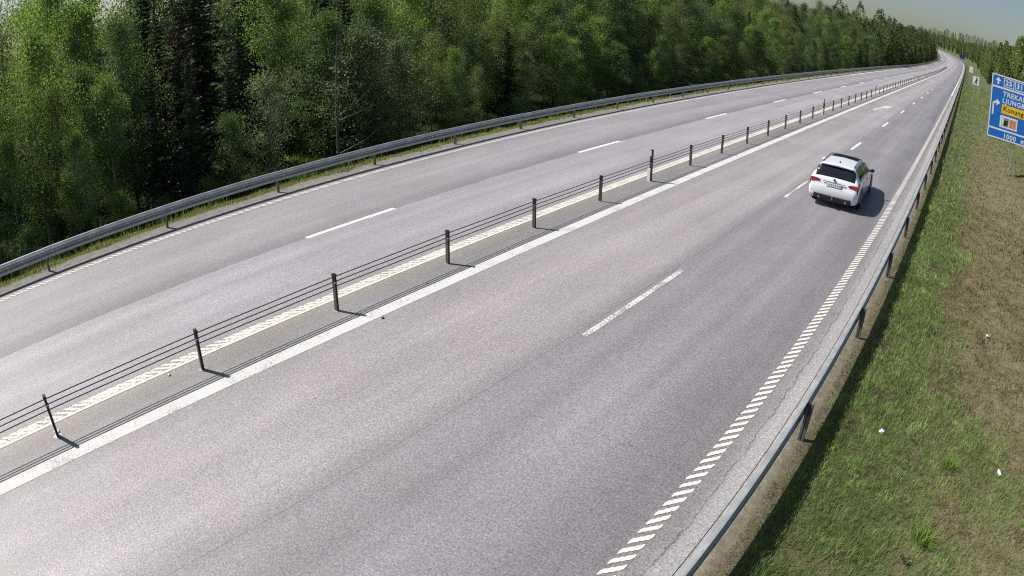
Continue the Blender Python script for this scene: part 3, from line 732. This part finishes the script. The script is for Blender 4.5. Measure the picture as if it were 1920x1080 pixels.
# door seams, handles
for sd in (1, -1):
    for yb in (1.25, 2.16):
        b = MB(); b.tube([tuple(car_surf(np.array([yb]), np.array([tt]))[0]*np.array([sd, 1, 1])+np.array([sd*.001, 0, 0])) for tt in np.linspace(1.9, 4.2, 8)], .005, 4); b.build('door_seam', M['car_grey'], car)
    for yb in (1.42, 2.34):
        b = MB(); b.box((min(sd*.905, sd*.945), yb, .80), (max(sd*.905, sd*.945), yb+.20, .83)); b.build('door_handle', M['car_white'], car)
    # mirrors
    b = MB(); b.tube([(sd*.86, 3.12, .98), (sd*.95, 3.08, 1.0)], .03, 6); mi = b.build('mirror', M['car_black'], car)
    bm = bmesh.new(); bmesh.ops.create_icosphere(bm, subdivisions=2, radius=1); me = bpy.data.meshes.new('mirror_shell')
    for v in bm.verts: v.co = Vector((v.co.x*.105+sd*1.0, v.co.y*.07+3.10, v.co.z*.075+1.02))
    for f in bm.faces: f.smooth = True
    bm.to_mesh(me); bm.free(); mesh_obj('mirror_shell', me, M['car_white'] if sd < 0 else M['car_black'], mi)
# wheels
def wheel(x, y):
    w = bpy.data.objects.new('wheel', None); link(w, car); w.location = (x, y, .335); sd = 1 if x > 0 else -1
    b = MB(); prof = [(-.11, .22), (-.115, .30), (-.085, .335), (.085, .335), (.115, .30), (.11, .22)]; n = 28; vs = []
    for k in range(n):
        a_ = 2*math.pi*k/n
        for px, r in prof: vs.append((px, r*math.cos(a_), r*math.sin(a_)))
    m = len(prof); fs = [(k*m+i, k*m+i+1, ((k+1) % n)*m+i+1, ((k+1) % n)*m+i) for k in range(n) for i in range(m-1)]
    b.add(vs, fs, True); b.build('tyre', M['tyre'], w)
    b = MB(); b.tube([(sd*.06, 0, 0), (sd*.085, 0, 0)], .06, 12)
    for k in range(5):
        a_ = 2*math.pi*k/5; b.tube([(sd*.08, .04*math.cos(a_), .04*math.sin(a_)), (sd*.09, .22*math.cos(a_), .22*math.sin(a_))], [.035, .028], 5)
    b.tube([(sd*.0, 0, 0), (sd*.01, 0, 0)], .22, 20); b.build('rim', M['rim'], w)
    # dark arch behind the wheel opening
    b = MB(); pts = [(sd*.9365-x, .39*math.cos(a_)+0, .39*math.sin(a_)) for a_ in np.linspace(-.25, math.pi+.25, 16)]
    vs = [(px, py, pz) for px, py, pz in pts]+[(sd*.85-x, py, pz) for px, py, pz in pts]; k = len(pts)
    b.add(vs, [tuple(range(k)), tuple(range(2*k-1, k-1, -1))]+[(i, (i+1) % k, k+(i+1) % k, k+i) for i in range(k)]); b.build('wheel_arch', M['car_black'], w)
    # arch lip disc sits just under the tyre face
for x in (-.835, .835):
    for y in (.98, 3.93): wheel(x, y)

# ------------------------------------------------------------------ litter
def blob(name, mat, loc, sc, seed, label, cat):
    bm = bmesh.new(); bmesh.ops.create_icosphere(bm, subdivisions=2, radius=1); r = random.Random(seed); me = bpy.data.meshes.new(name)
    for v in bm.verts: v.co = Vector((v.co.x*sc[0], v.co.y*sc[1], v.co.z*sc[2]))*(.75+.5*r.random())
    bm.to_mesh(me); bm.free(); o = mesh_obj(name, me, mat); o.location = loc; return tag(o, label, cat)
blob('paper_scrap', M['sign_white'], W(-.18, 9.62, .05), (.045, .06, .035), 3, 'crumpled white paper scrap in the green grass below the guardrail', 'paper')
blob('paper_scrap', M['sign_white'], W(1.75, 15.4, .05), (.05, .04, .03), 5, 'small white paper scrap on the brown slope', 'paper')
bt = MB(); bt.tube([(0, -.07, 0), (0, .03, 0), (0, .05, 0), (0, .075, 0)], [.033, .033, .016, .013], 12)
bo = bt.build('drink_bottle', M['reflector']); bo.location = W(2.25, 9.75, .06); bo.rotation_euler = (.25, .1, .5); tag(bo, 'shiny pale bottle lying on the brown grass at the right edge', 'bottle')
blob('plastic_scrap', plain('pale blue plastic', (.45, .6, .68), .4), (-10.02, .72, .02), (.07, .05, .02), 8, 'pale blue plastic scrap at the foot of the nearest barrier post', 'plastic')
for i, (u, s) in enumerate(((-9.46, 8.9), (-8.95, 7.25), (-10.05, 12.6), (-10.16, 3.2))):
    blob('stone', M['sign_black'] if i == 1 else M['grey_metal'], (u, s, .012), (.03, .03, .022), 20+i,
         ['grey pebble on the median strip below the cables', 'dark chip standing on the white median line', 'grey pebble by the worn yellowish median line', 'grey pebble beside the second nearest barrier post'][i], 'stone')

# ------------------------------------------------------------------ grass
def grass_mesh(name, P, H, Wd, C, lean=.5):
    n = len(P); az = RNG.uniform(0, 2*np.pi, n); ln = H*RNG.uniform(.15, lean, n)*1.4
    d = np.stack([np.cos(az), np.sin(az), 0*az], 1); fa = az+RNG.uniform(.6, 2.5, n); w = np.stack([np.cos(fa), np.sin(fa), 0*fa], 1)*Wd[:, None]
    up = np.array([0, 0, 1.])
    hz = np.sqrt(np.maximum(H**2-(ln*.8)**2, (H*.25)**2))
    m = P+d*(ln*.35)[:, None]+up*(hz*.6)[:, None]; tip = P+d*ln[:, None]+up*hz[:, None]
    V = np.stack([P-w-up*.03, P+w-up*.03, m+w*.75, m-w*.75, tip], 1).reshape(-1, 3)
    b = np.arange(n)*5
    F = [np.stack([b, b+1, b+2, b+3], 1), np.stack([b+3, b+2, b+4], 1)]
    col = np.repeat(C, 5, 0)
    return np_mesh(name, V, F, False, {'col': col})
def grass_field(name, u0, u1, s0, s1, dens, colf, hf, label, cat='grass', wk=1.0, maxn=170000):
    area = (u1-u0)*(s1-s0); n0 = int(area*dens)
    u = RNG.uniform(u0, u1, n0); s = RNG.uniform(s0, s1, n0)
    z = terr(u, s); P = np.stack([u+cx(s), s, z], 1)
    dist = np.linalg.norm(P-np.array([0, 0, CAM_H]), axis=1)
    keep = in_view(P) & (RNG.random(n0) < np.minimum(1, (9.5/dist)**1.7))
    cl, keep2 = colf(u, s), hf(u, s)
    keep &= RNG.random(n0) < keep2[1]
    u, s, P, dist, cl, h = u[keep], s[keep], P[keep], dist[keep], cl[keep], keep2[0][keep]
    wd = .0033*wk*np.maximum(1, dist/9.5)*RNG.uniform(.6, 1.5, len(u))
    me = grass_mesh(name, P, h*RNG.uniform(.55, 1.35, len(u)), wd, cl)
    return tag(mesh_obj(name, me, M['grass']), label, cat, kind='stuff')
GREENS = np.array([(.19, .285, .09), (.225, .33, .10), (.15, .235, .082), (.27, .37, .12), (.245, .285, .145)])
STRAWS = np.array([(.30, .245, .15), (.25, .20, .125), (.35, .29, .18), (.18, .142, .09), (.25, .22, .125)])
def green_w(u, s):
    ub = np.interp(s, [0, 7.5, 9.8, 12, 16, 25, 40, 70, 130], [4.6, 4.2, 2.7, 1.15, .75, .65, .95, 1.6, 3.5])
    n = fbm(u*1.5+3, s*.9+7, 31)-.5; n2 = fbm(u*5+3, s*3.5+7, 33)-.5
    g = 1/(1+np.exp(-((ub-u)+n*3.2+n2*1.6)/.28))
    far = np.clip((s-28)/50, 0, 1)*.75
    g = np.maximum(g, far)
    g = g*np.clip((u+1.30)/.22+n2*2.2, .12, 1)
    g *= 1-.7*((fbm(u*2.2, s*1.6, 51) > .63) & (s < 13))
    return np.clip(g, .06, .80)
def right_col(u, s):
    g = green_w(u, s); n = len(u)
    a = GREENS[RNG.integers(0, 5, n)]*(.65+.75*fbm(u*2.3+1, s*2.0+9, 41))[:, None]; b = STRAWS[RNG.integers(0, 5, n)]*(.55+.75*fbm(u*3+1, s*2.4+9, 43))[:, None]
    br = (fbm(u*3.3+70, s*3.3+20, 61) > .66)[:, None]
    a = np.where(br, a*1.45, a)
    k = (RNG.random(n) < g)[:, None]; dull = (fbm(u*.9+5, s*.8+3, 47) > .55)[:, None]
    b = np.where(dull, b*.80, b); dk = (fbm(u*1.3+25, s*.7+33, 49) > .63)[:, None]; b = np.where(dk, b*.75, b)
    return np.where(k, a, b)
def right_h(u, s):
    g = green_w(u, s); t = fbm(u*2.6+11, s*2.6+4, 71)
    h = .045+.068*g+.11*np.clip(t-.55, 0, 1)*3*g
    h = h + .08*np.clip(fbm(u*3.2+31, s*2.2+14, 77)-.48, 0, 1)*2.4*(1-g)
    h = np.where(u < -1.12, h*.5, h)
    return h, np.clip((u+1.40)/.10, 0, 1)*np.where(u < -1.12, .95, 1)
grass_field('grass', -1.36, 3.6, 3.5, 30, 2300, right_col, right_h, 'short green and straw-brown grass on the slope right of the guardrail')
grass_field('grass', -1.36, 14, 30, 170, 420, right_col, lambda u, s: (right_h(u, s)[0]*1.3, right_h(u, s)[1]), 'dull olive grass on the far right verge', wk=1.5)
def left_col(u, s):
    n = len(u); k = (RNG.random(n) < .22+.45*fbm(u*2, s*.7, 81))[:, None]
    return np.where(k, GREENS[RNG.integers(0, 5, n)]*1.05, STRAWS[RNG.integers(0, 5, n)]*1.1)
def left_h(u, s):
    t = fbm(u*3, s*1.1, 83); return .06+.12*np.clip(t-.4, 0, 1)*2, np.clip((-18.42-u)/.3+ (t-.5)*2.2, 0, 1)
grass_field('grass', -19.6, -18.15, -3, 60, 2600, left_col, left_h, 'yellow-green grass strip under the left guardrail', wk=1.1)
grass_field('grass', -20.0, -18.2, 60, 170, 1200, left_col, left_h, 'thin yellowish grass along the far left guardrail', wk=1.4)
# forest floor plants
def floor_col(u, s):
    n = len(u); return GREENS[RNG.integers(0, 5, n)]*(.3+.5*fbm(u*.7, s*.7, 91))[:, None]
grass_field('undergrowth', -34, -19.4, -6, 90, 330, floor_col, lambda u, s: (.18+.3*fbm(u*.8, s*.8, 93), np.clip((fbm(u*.45, s*.45, 95)-.38)*4, 0, 1)), 'low green undergrowth on the shaded forest floor', 'undergrowth', wk=2.2)
grass_field('undergrowth', -60, -30, 2, 60, 60, floor_col, lambda u, s: (.35+.4*fbm(u*.8, s*.8, 103), np.full(len(u), .9)), 'taller green plants deeper in the wood', 'undergrowth', wk=3.0)
grass_field('undergrowth', -31, -23, 14.2, 19.5, 900, lambda u, s: GREENS[RNG.integers(0, 5, len(u))]*1.15, lambda u, s: (.15+.25*fbm(u*.9, s*.9, 97), np.clip((fbm(u*.6, s*.6, 99)-.25)*4, 0, 1)), 'sunlit bright green plants in the small forest clearing', 'undergrowth', wk=2.0)

# broad-leaved weeds and bright tufts on the right slope, each one a plant
def weed_mesh(seed, n, L, w, rise):
    r = random.Random(seed); b = MB()
    for k in range(n):
        a_ = 2*math.pi*k/n+r.uniform(-.3, .3); l = L*r.uniform(.7, 1.2); c, s_ = math.cos(a_), math.sin(a_); h = rise*r.uniform(.6, 1.3)
        q = [(0, 0, 0), (.5*l, w, h), (l, 0, h*.75), (.5*l, -w, h*1.05)]
        b.add([(x*c-y*s_, x*s_+y*c, z) for x, y, z in q], [(0, 1, 2), (0, 2, 3)], True)
    me = bpy.data.meshes.new('leaves'); me.from_pydata(b.v, [], b.f)
    at = me.attributes.new('tint', 'FLOAT', 'POINT'); at.data.foreach_set('value', [r.random() for _ in b.v])
    return me
def tussock_mesh(n, rad, h):
    a_ = RNG.uniform(0, 6.28, n); r = rad*np.sqrt(RNG.random(n)); P = np.stack([np.cos(a_)*r, np.sin(a_)*r, 0*a_], 1)
    return grass_mesh('leaves', P, h*RNG.uniform(.5, 1.2, n), np.full(n, .0045), np.array([(.20, .30, .06), (.26, .36, .08), (.15, .24, .05)])[RNG.integers(0, 3, n)], .75)
weeds = [weed_mesh(1, 16, .075, .016, .06), tussock_mesh(170, .085, .20), weed_mesh(3, 13, .06, .016, .035)]
for w_, m_ in zip(weeds, ('leaf_grey', 'grass', 'leaf_grey')): w_.materials.append(M[m_])
WS = [(1.10, 7.6, 1, 1.6, 'bright green grass tussock in the middle of the lower right slope'), (.95, 7.05, 0, 1.3, 'grey-green broad-leaved weed just below the bright tussock'),
      (1.25, 9.55, 1, 1.2, 'small bright tussock higher up the near right slope'), (.45, 9.8, 2, 1.2, 'pale rosette weed in the grass above the paper scrap'), (-.35, 6.9, 2, 1.0, 'pale rosette weed in the grass nearest the guardrail'),
      (2.3, 6.9, 0, 1.4, 'dark broad-leaved weed at the lower right edge')]
for u, s, k, sc, lb in WS:
    o = mesh_obj('weed', weeds[k]); o.location = W(u, s, .0); o.scale = (sc,)*3; o.rotation_euler[2] = random.uniform(0, 6); tag(o, lb, 'plant', 'weeds on the right slope')

# ------------------------------------------------------------------ trees
def leaf_quads(C, size, tint, flat_=.0, long_=1.6):
    n = len(C); a = RNG.normal(size=(n, 3)); a[:, 2] *= (1-flat_); a /= np.linalg.norm(a, axis=1, keepdims=True)+1e-9
    b = np.cross(a, RNG.normal(size=(n, 3))); b /= np.linalg.norm(b, axis=1, keepdims=True)+1e-9
    s = size*RNG.uniform(.6, 1.35, n)
    A = a*(s*long_*.5)[:, None]; B = b*(s*.5)[:, None]
    V = np.stack([C-A, C+B-A*.1, C+A, C-B-A*.1], 1).reshape(-1, 3)
    i = np.arange(n)*4; F = np.stack([i, i+1, i+2, i+3], 1)
    return V, F, np.repeat(tint, 4)
def grow(seed, h, r0, n_limb, crown0, rad, up, bend=.35, sub=4):
    """trunk with limbs; returns MB and points along the limbs"""
    r = random.Random(seed); b = MB(); tp = []; x = y = 0.0; ax, ay = r.uniform(-bend, bend), r.uniform(-bend, bend); m = 9
    for i in range(m+1):
        f = i/m; tp.append(Vector((ax*f*f*h*.12+r.uniform(-.03, .03)*h*.1*f, ay*f*f*h*.12+r.uniform(-.03, .03)*h*.1*f, f*h-.4*(i == 0))))
    b.tube(tp, [r0*(1-.9*i/m)+.008 for i in range(m+1)], 7, False)
    pts = []; 
    def at(f):
        k = min(int(f*m), m-1); return tp[k].lerp(tp[k+1], f*m-k)
    for i in range(n_limb):
        f = crown0+(1-crown0)*((i+r.random())/n_limb)**.9; f = min(f, .97); p = at(f); a_ = i*2.4+r.uniform(-.5, .5)
        q = (f-crown0)/(1-crown0); L = rad*(.35+1.0*math.sin(math.pi*min(1, .18+q*.86)))*r.uniform(.7, 1.2)
        e = up*r.uniform(.6, 1.3); d = Vector((math.cos(a_), math.sin(a_), e)).normalized()
        seg = [p]; nseg = 5
        for k in range(nseg):
            d = (d+Vector((r.uniform(-.25, .25), r.uniform(-.25, .25), r.uniform(-.15, .12)-.06*k))).normalized(); seg.append(seg[-1]+d*(L/nseg))
        rr = max(.007, r0*(1-.85*f)*.42); b.tube(seg, [rr*(1-.8*k/nseg)+.003 for k in range(nseg+1)], 4, False)
        for k in range(1, nseg+1):
            pts.append((seg[k], L, q))
            for _ in range(sub-3):
                if r.random() < .7:
                    dd = Vector((r.uniform(-1, 1), r.uniform(-1, 1), r.uniform(-.3, .7))).normalized(); e2 = seg[k]+dd*L*.3
                    b.tube([seg[k], e2], [rr*.3+.002, .003], 3, False); pts.append((e2, L, q))
    return b, pts
def leafy(seed, h, r0, n_limb, crown0, rad, up, n_leaf, size, spread, sub=5, droop=.0):
    b, pts = grow(seed, h, r0, n_limb, crown0, rad, up, .35, sub)
    tm = b.mesh('trunk', False)
    rng = np.random.default_rng(seed*13+1); k = rng.integers(0, len(pts), n_leaf)
    # uneven clumps: some twigs carry many leaves, some few
    wgt = rng.gamma(.9, 1, len(pts)); k = rng.choice(len(pts), n_leaf, p=wgt/wgt.sum())
    PC = np.array([p[0][:] for p in pts]); C = PC[k]+rng.normal(size=(n_leaf, 3))*np.array([spread, spread, spread*.8]); C[:, 2] -= droop*np.abs(rng.normal(size=n_leaf))
    C = C[C[:, 2] > .1]
    cl = rng.random(len(pts)); tint = np.clip(cl[k][:len(C)]*.65+rng.random(len(C))*.35, 0, 1)
    V, F, t = leaf_quads(C, size, tint); cm = np_mesh('crown', V, F, False, {'tint': t})
    return tm, cm
def spruce(seed, h, r0, rad, n_whorl, dry=0.0):
    r = random.Random(seed); rng = np.random.default_rng(seed); b = MB(); b.tube([(0, 0, -.4), (r.uniform(-.05, .05), r.uniform(-.05, .05), h*.5), (0, 0, h)], [r0, r0*.6, .01], 7, False)
    C = []; A = []
    for i in range(n_whorl):
        f = .06+.93*i/n_whorl; z = f*h; L = rad*(1-f)**.8*r.uniform(.8, 1.15)+.12; nb = r.randint(6, 8)
        for k in range(nb):
            a_ = 2*math.pi*k/nb+r.uniform(-.3, .3)+i*1.1; sl = .25-.60*(1-f)+r.uniform(-.28, .22); L = L*r.uniform(.6, 1.12); p0 = Vector((0, 0, z)); p1 = Vector((math.cos(a_)*L, math.sin(a_)*L, z+sl*L)); pm_ = p0.lerp(p1, .55)+Vector((0, 0, -.06*L))
            b.tube([p0, pm_, p1], [.018*(1-f)+.006, .01, .003], 3, False)
            ns = int(16+L*30)
            for j in range(ns):
                q = (j+r.random())/ns; q = .12+.88*q; p = p0.lerp(pm_, q/.55) if q < .55 else pm_.lerp(p1, (q-.55)/.45)
                sd = r.choice((-1, 1)); side = Vector((-math.sin(a_)*sd, math.cos(a_)*sd, 0)); out = Vector((math.cos(a_), math.sin(a_), 0))
                d = (side*r.uniform(.2, 1)+out*r.uniform(.2, .9)+Vector((0, 0, r.uniform(-.75, .05)))).normalized()
                C.append(p); A.append(d*(.10+.16*L*(1-q*.5)*r.uniform(.5, 1.1)))
    C = np.array([c[:] for c in C]); A = np.array([a[:] for a in A]); n = len(C)
    B = np.cross(A, rng.normal(size=(n, 3))); B /= np.linalg.norm(B, axis=1, keepdims=True)+1e-9; B *= (.045*rng.uniform(.6, 1.4, n))[:, None]
    V = np.stack([C, C+A*.45+B, C+A, C+A*.45-B], 1).reshape(-1, 3); i = np.arange(n)*4
    cm = np_mesh('crown', V, np.stack([i, i+1, i+2, i+3], 1), False, {'tint': np.repeat(rng.random(n), 4)})
    return b.mesh('trunk', False), cm
def bare(seed, h, r0, n_limb, rad):
    b, pts = grow(seed, h, r0, n_limb, .08, rad, .35, .5, 7); r = random.Random(seed)
    t = MB()
    for p, L, q in pts:
        for _ in range(3):
            d = Vector((r.uniform(-1, 1), r.uniform(-1, 1), r.uniform(-.5, .6))).normalized(); m = p+d*L*.22; t.tube([p, m, m+(d+Vector((r.uniform(-.6, .6), r.uniform(-.6, .6), r.uniform(-.4, .3))))*L*.16], [.006, .004, .002], 3, False)
    return b.mesh('trunk', False), t.mesh('twigs', False)

KINDS = {}
def add_kind(name, variants): KINDS[name] = variants
def setm(pair, tm, cm): pair[0].materials.append(M[tm]); pair[1].materials.append(M[cm]); return pair
add_kind('birch_tree', [setm(leafy(100+k, 9.0, .075, 30, .15, 1.6, .75, 14000, .064, .26, 6, .18), 'bark_birch', 'leaf_birch') for k in range(4)])
add_kind('alder_tree', [setm(leafy(200+k, 8.0, .085, 28, .10, 1.7, .5, 14000, .068, .28, 6), 'bark_grey', 'leaf_mid') for k in range(4)])
add_kind('willow_tree', [setm(leafy(300+k, 6.0, .06, 26, .08, 1.4, .7, 7500, .066, .22, 6), 'bark_grey', 'leaf_grey') for k in range(3)])
add_kind('aspen_tree', [setm(leafy(400+k, 9.0, .07, 24, .25, 1.3, .7, 7000, .058, .30, 6), 'bark_grey', 'leaf_olive') for k in range(3)])
add_kind('spruce_tree', [setm(spruce(500+k, 10.0, .12, 2.6, 46), 'bark_dark', 'needle') for k in range(3)])
add_kind('dry_spruce', [setm(spruce(600+k, 9.0, .10, 2.3, 38), 'bark_dark', 'needle_dry') for k in range(2)])
add_kind('bare_tree', [setm(bare(700+k, 6.5, .06, 26, 1.5), 'bark_dead', 'bark_dead') for k in range(3)])
add_kind('leafy_bush', [setm(leafy(800+k, 2.6, .03, 22, .04, 1.1, .6, 5200, .06, .22, 5), 'bark_grey', 'leaf_mid' if k != 1 else 'leaf_birch') for k in range(3)])
NOMH = dict(birch_tree=9.0, alder_tree=8.0, willow_tree=6.0, aspen_tree=9.0, spruce_tree=10.0, dry_spruce=9.0, bare_tree=6.5, leafy_bush=2.6)
LAB = dict(birch_tree=('light green birch with a pale thin trunk in the wood behind the left guardrail', 'tree', 'birches in the roadside wood'),
           alder_tree=('mid green bushy alder in the wood behind the left guardrail', 'tree', 'alders in the roadside wood'),
           willow_tree=('grey-green small-leaved willow at the edge of the roadside wood', 'tree', 'willows at the wood edge'),
           aspen_tree=('sparse olive budding aspen with a straight grey trunk in the roadside wood', 'tree', 'aspens in the roadside wood'),
           spruce_tree=('dark green spruce in the shaded roadside wood', 'tree', 'spruces in the roadside wood'),
           dry_spruce=('dry brownish spruce with dead twigs in the shaded roadside wood', 'tree', 'dry spruces in the roadside wood'),
           bare_tree=('leafless grey tree with tangled twigs in the roadside wood', 'tree', 'leafless trees in the roadside wood'),
           leafy_bush=('low leafy green bush just behind the left guardrail', 'bush', 'bushes behind the left guardrail'))
ORD = ['first', 'second', 'third', 'fourth', 'fifth', 'sixth', 'seventh', 'eighth', 'ninth', 'tenth', 'eleventh', 'twelfth', 'thirteenth', 'fourteenth', 'fifteenth']
def place_words(u, s):
    k = int(round((s-2.626)/4.0715)); dep = 'right behind' if u > -23 else ('a few steps behind' if u > -28 else 'deep in the wood behind')
    if k < 0: return 'at the left picture edge, ' + dep.replace(' behind', '') + ' beyond the rail'
    if k < 15: return dep + ' the ' + ORD[k] + ' left guardrail post'
    return 'far along the left guardrail' + (', front row' if u > -23 else ', back rows')
SHORT = dict(birch_tree='light green birch', alder_tree='mid green bushy alder', willow_tree='grey-green willow', aspen_tree='sparse olive aspen', spruce_tree='dark spruce', dry_spruce='dry brown spruce', bare_tree='leafless grey tree', leafy_bush='low leafy bush')
def plant(kind, u, s, h, label=None, v=None):
    var = KINDS[kind]; tm, cm = var[random.randrange(len(var)) if v is None else v]
    o = empty(kind, tuple(W(u, s, -.05)), random.uniform(0, 6.28)); sc = h/NOMH[kind]; o.scale = (sc*random.uniform(.72, 1.0), sc*random.uniform(.72, 1.0), sc)
    lb, cat, gr = LAB[kind]; tag(o, label or (SHORT[kind]+' '+place_words(u, s)), cat, gr if not label else None)
    link(bpy.data.objects.new('trunk', tm), o); link(bpy.data.objects.new('twigs' if kind == 'bare_tree' else 'crown', cm), o); return o
def hmax(u): return 0.9+(-19.3-u)/.74

# the wood: mix of species drifts along the road
def choose(s, row):
    r = random.random()
    if 9.5 < s < 15.5:   # dark spruce gap
        return 'spruce_tree' if r < .62 else ('dry_spruce' if r < .95 else 'bare_tree')
    if 15.5 <= s < 22: return 'willow_tree' if r < .3 and row < 2 else ('spruce_tree' if r < .48 else ('birch_tree' if r < .66 else ('bare_tree' if r < .70 else 'alder_tree')))
    if s < 9.5: return 'birch_tree' if r < .52 else ('alder_tree' if r < .86 else ('aspen_tree' if r < .94 else 'spruce_tree'))
    if s < 34: return 'aspen_tree' if r < .36 else ('bare_tree' if r < .44 else ('alder_tree' if r < .66 else ('spruce_tree' if r < .78 else 'birch_tree')))
    if s < 75: return 'birch_tree' if r < .38 else ('aspen_tree' if r < .68 else ('alder_tree' if r < .97 else 'bare_tree'))
    return 'aspen_tree' if r < .4 else ('birch_tree' if r < .62 else ('alder_tree' if r < .85 else 'spruce_tree'))
rows = [(-22.4, 5.2, 3.2), (-23.9, 1.9, 6.0), (-25.8, 2.2, 8.2), (-28.6, 2.8, 10.0), (-32.5, 3.8, 11.5), (-37.0, 4.6, 12.5), (-43.0, 5.2, 13.0), (-50.0, 5.5, 14.0)]
for ri, (u0, sp, h0) in enumerate(rows):
    s = -9.0+random.uniform(0, 2)
    while s < (172 if ri < 6 else 120):
        uu = u0+random.uniform(-1.0, .9); k = choose(s, ri)
        far = s > 60
        if ri == 0: h = random.uniform(3.2, 5.0) if k != 'bare_tree' else random.uniform(3.2, 5); k = k if k not in ('spruce_tree',) or random.random() < .4 else 'alder_tree'
        else: h = h0*random.uniform(.8, 1.12)
        h = min(h, hmax(uu)-.3)
        if not (uu > -29 and 14.8 < s < 17.6):
            plant(k, uu, s, max(h, 2.4))
        s += sp*random.uniform(.65, 1.35)*(1.0 if s < 60 else 1.45)
s = -6.0
while s < 70:
    if random.random() < .72 and not 13 < s < 19: plant('leafy_bush', random.uniform(-22.6, -21.2), s, random.uniform(1.1, 1.9))
    s += random.uniform(1.2, 2.6)
# singled-out trees
plant('willow_tree', -22.2, 12.9, 4.9, 'pale grey-green young tree standing out against the dark spruces', 1)
plant('birch_tree', -22.6, 5.2, 4.4, 'bright yellow-green young birch low in front of the wood at the left', 2)
b = MB(); tr = empty('broken_tree', tuple(W(-23.0, 16.7, 0))); tag(tr, 'slim grey trunk with broken bare side branches beside the small sunlit clearing', 'tree')
b.tube([(0, 0, -.4), (.05, .02, 1.2), (-.04, .08, 2.6), (.06, .02, 3.9), (-.02, .14, 5.0), (.10, .10, 6.3)], [.075, .066, .06, .05, .036, .012], 8); b.build('trunk', M['bark_grey'], tr)
for z0, pts in ((2.6, [(0, 0, 2.6), (.25, .9, 3.1), (.4, 1.6, 3.7)]), (2.3, [(0, 0, 2.4), (.3, 1.2, 2.75), (.3, 2.4, 3.0)]), (1.2, [(0, 0, 1.0), (.3, 1.2, 1.4), (.4, 2.6, 2.1), (.4, 3.5, 2.3)]), (.6, [(.1, .9, .75), (.3, 1.8, .85), (.3, 3.0, 1.15)])):
    q = MB(); q.tube(pts, [.04]+[.025]*(len(pts)-2)+[.01], 6); q.build('branch', M['bark_dead'], tr)

# far wood along both sides and at the bend: one mass each
def far_wood(name, spots, label):
    TV = []; TF = []; LV = []; LT = []; rng = np.random.default_rng(len(spots)); tb = MB()
    cols = []
    for u, s, h in spots:
        p = W(u, s, 0); nn = 620; rad = h*rng.uniform(.13, .22)
        con = rng.random() < .14
        f = rng.random(nn)**(.9 if not con else 1.3); z = h*(.12+.9*f*(.97)); rr = rad*(np.sin(np.pi*np.clip(.15+.8*f, 0, 1)) if not con else (1.05-f)*1.1)
        clump = rng.random(nn); a_ = np.floor(clump*9)/9*6.28+f*9+rng.normal(size=nn)*.28
        q = np.sqrt(rng.random(nn))*.5+.5; C = np.stack([p[0]+np.cos(a_)*rr*q, p[1]+np.sin(a_)*rr*q, p[2]+z+rng.normal(size=nn)*.3], 1)
        LV.append(C); base = rng.random()*.6 if not con else -.4; LT.append(np.clip(base+rng.random(nn)*.4, 0, 1))
        tb.tube([tuple(p-np.array([0, 0, .4])), (p[0], p[1], p[2]+h*.85)], [.11, .03], 4, False)
    C = np.concatenate(LV); V, F, t = leaf_quads(C, .34, np.concatenate(LT), .2, 1.5)
    me = np_mesh(name, V, F, False, {'tint': t}); o = mesh_obj(name, me, M['leaf_far']); tag(o, label, 'wood', kind='stuff')
    q = tb.build('trunks', M['bark_grey'], o); q['kind'] = 'stuff'
sp_l = []; 
s = 172.0
while s < 900:
    for u0 in (-22.5, -26, -31, -38):
        sp_l.append((u0+random.uniform(-1.2, 1.2), s+random.uniform(-2, 2), random.uniform(6, 11) if u0 > -24 else random.uniform(9, 17)))
    s += 5.5 if s < 400 else 11
far_wood('far_wood', sp_l, 'distant mixed wood along the left side of the road')
sp_r = []
s = 105.0
while s < 900:
    for u0 in (10.5, 14, 18.5, 25):
        sp_r.append((u0+random.uniform(-1.2, 1.2)-(2.0 if s > 200 else 0), s+random.uniform(-2, 2), random.uniform(3, 7) if u0 < 12 else random.uniform(5.5, 12.5)))
    s += 4.2 if s < 400 else 11
for u in range(-140, 160, 5):
    for k in range(2): sp_r.append((u+84+random.uniform(-2, 2), 905+k*9+random.uniform(-3, 3), random.uniform(11, 17)))
far_wood('far_wood', sp_r, 'distant wood above the right bank and beyond the bend')
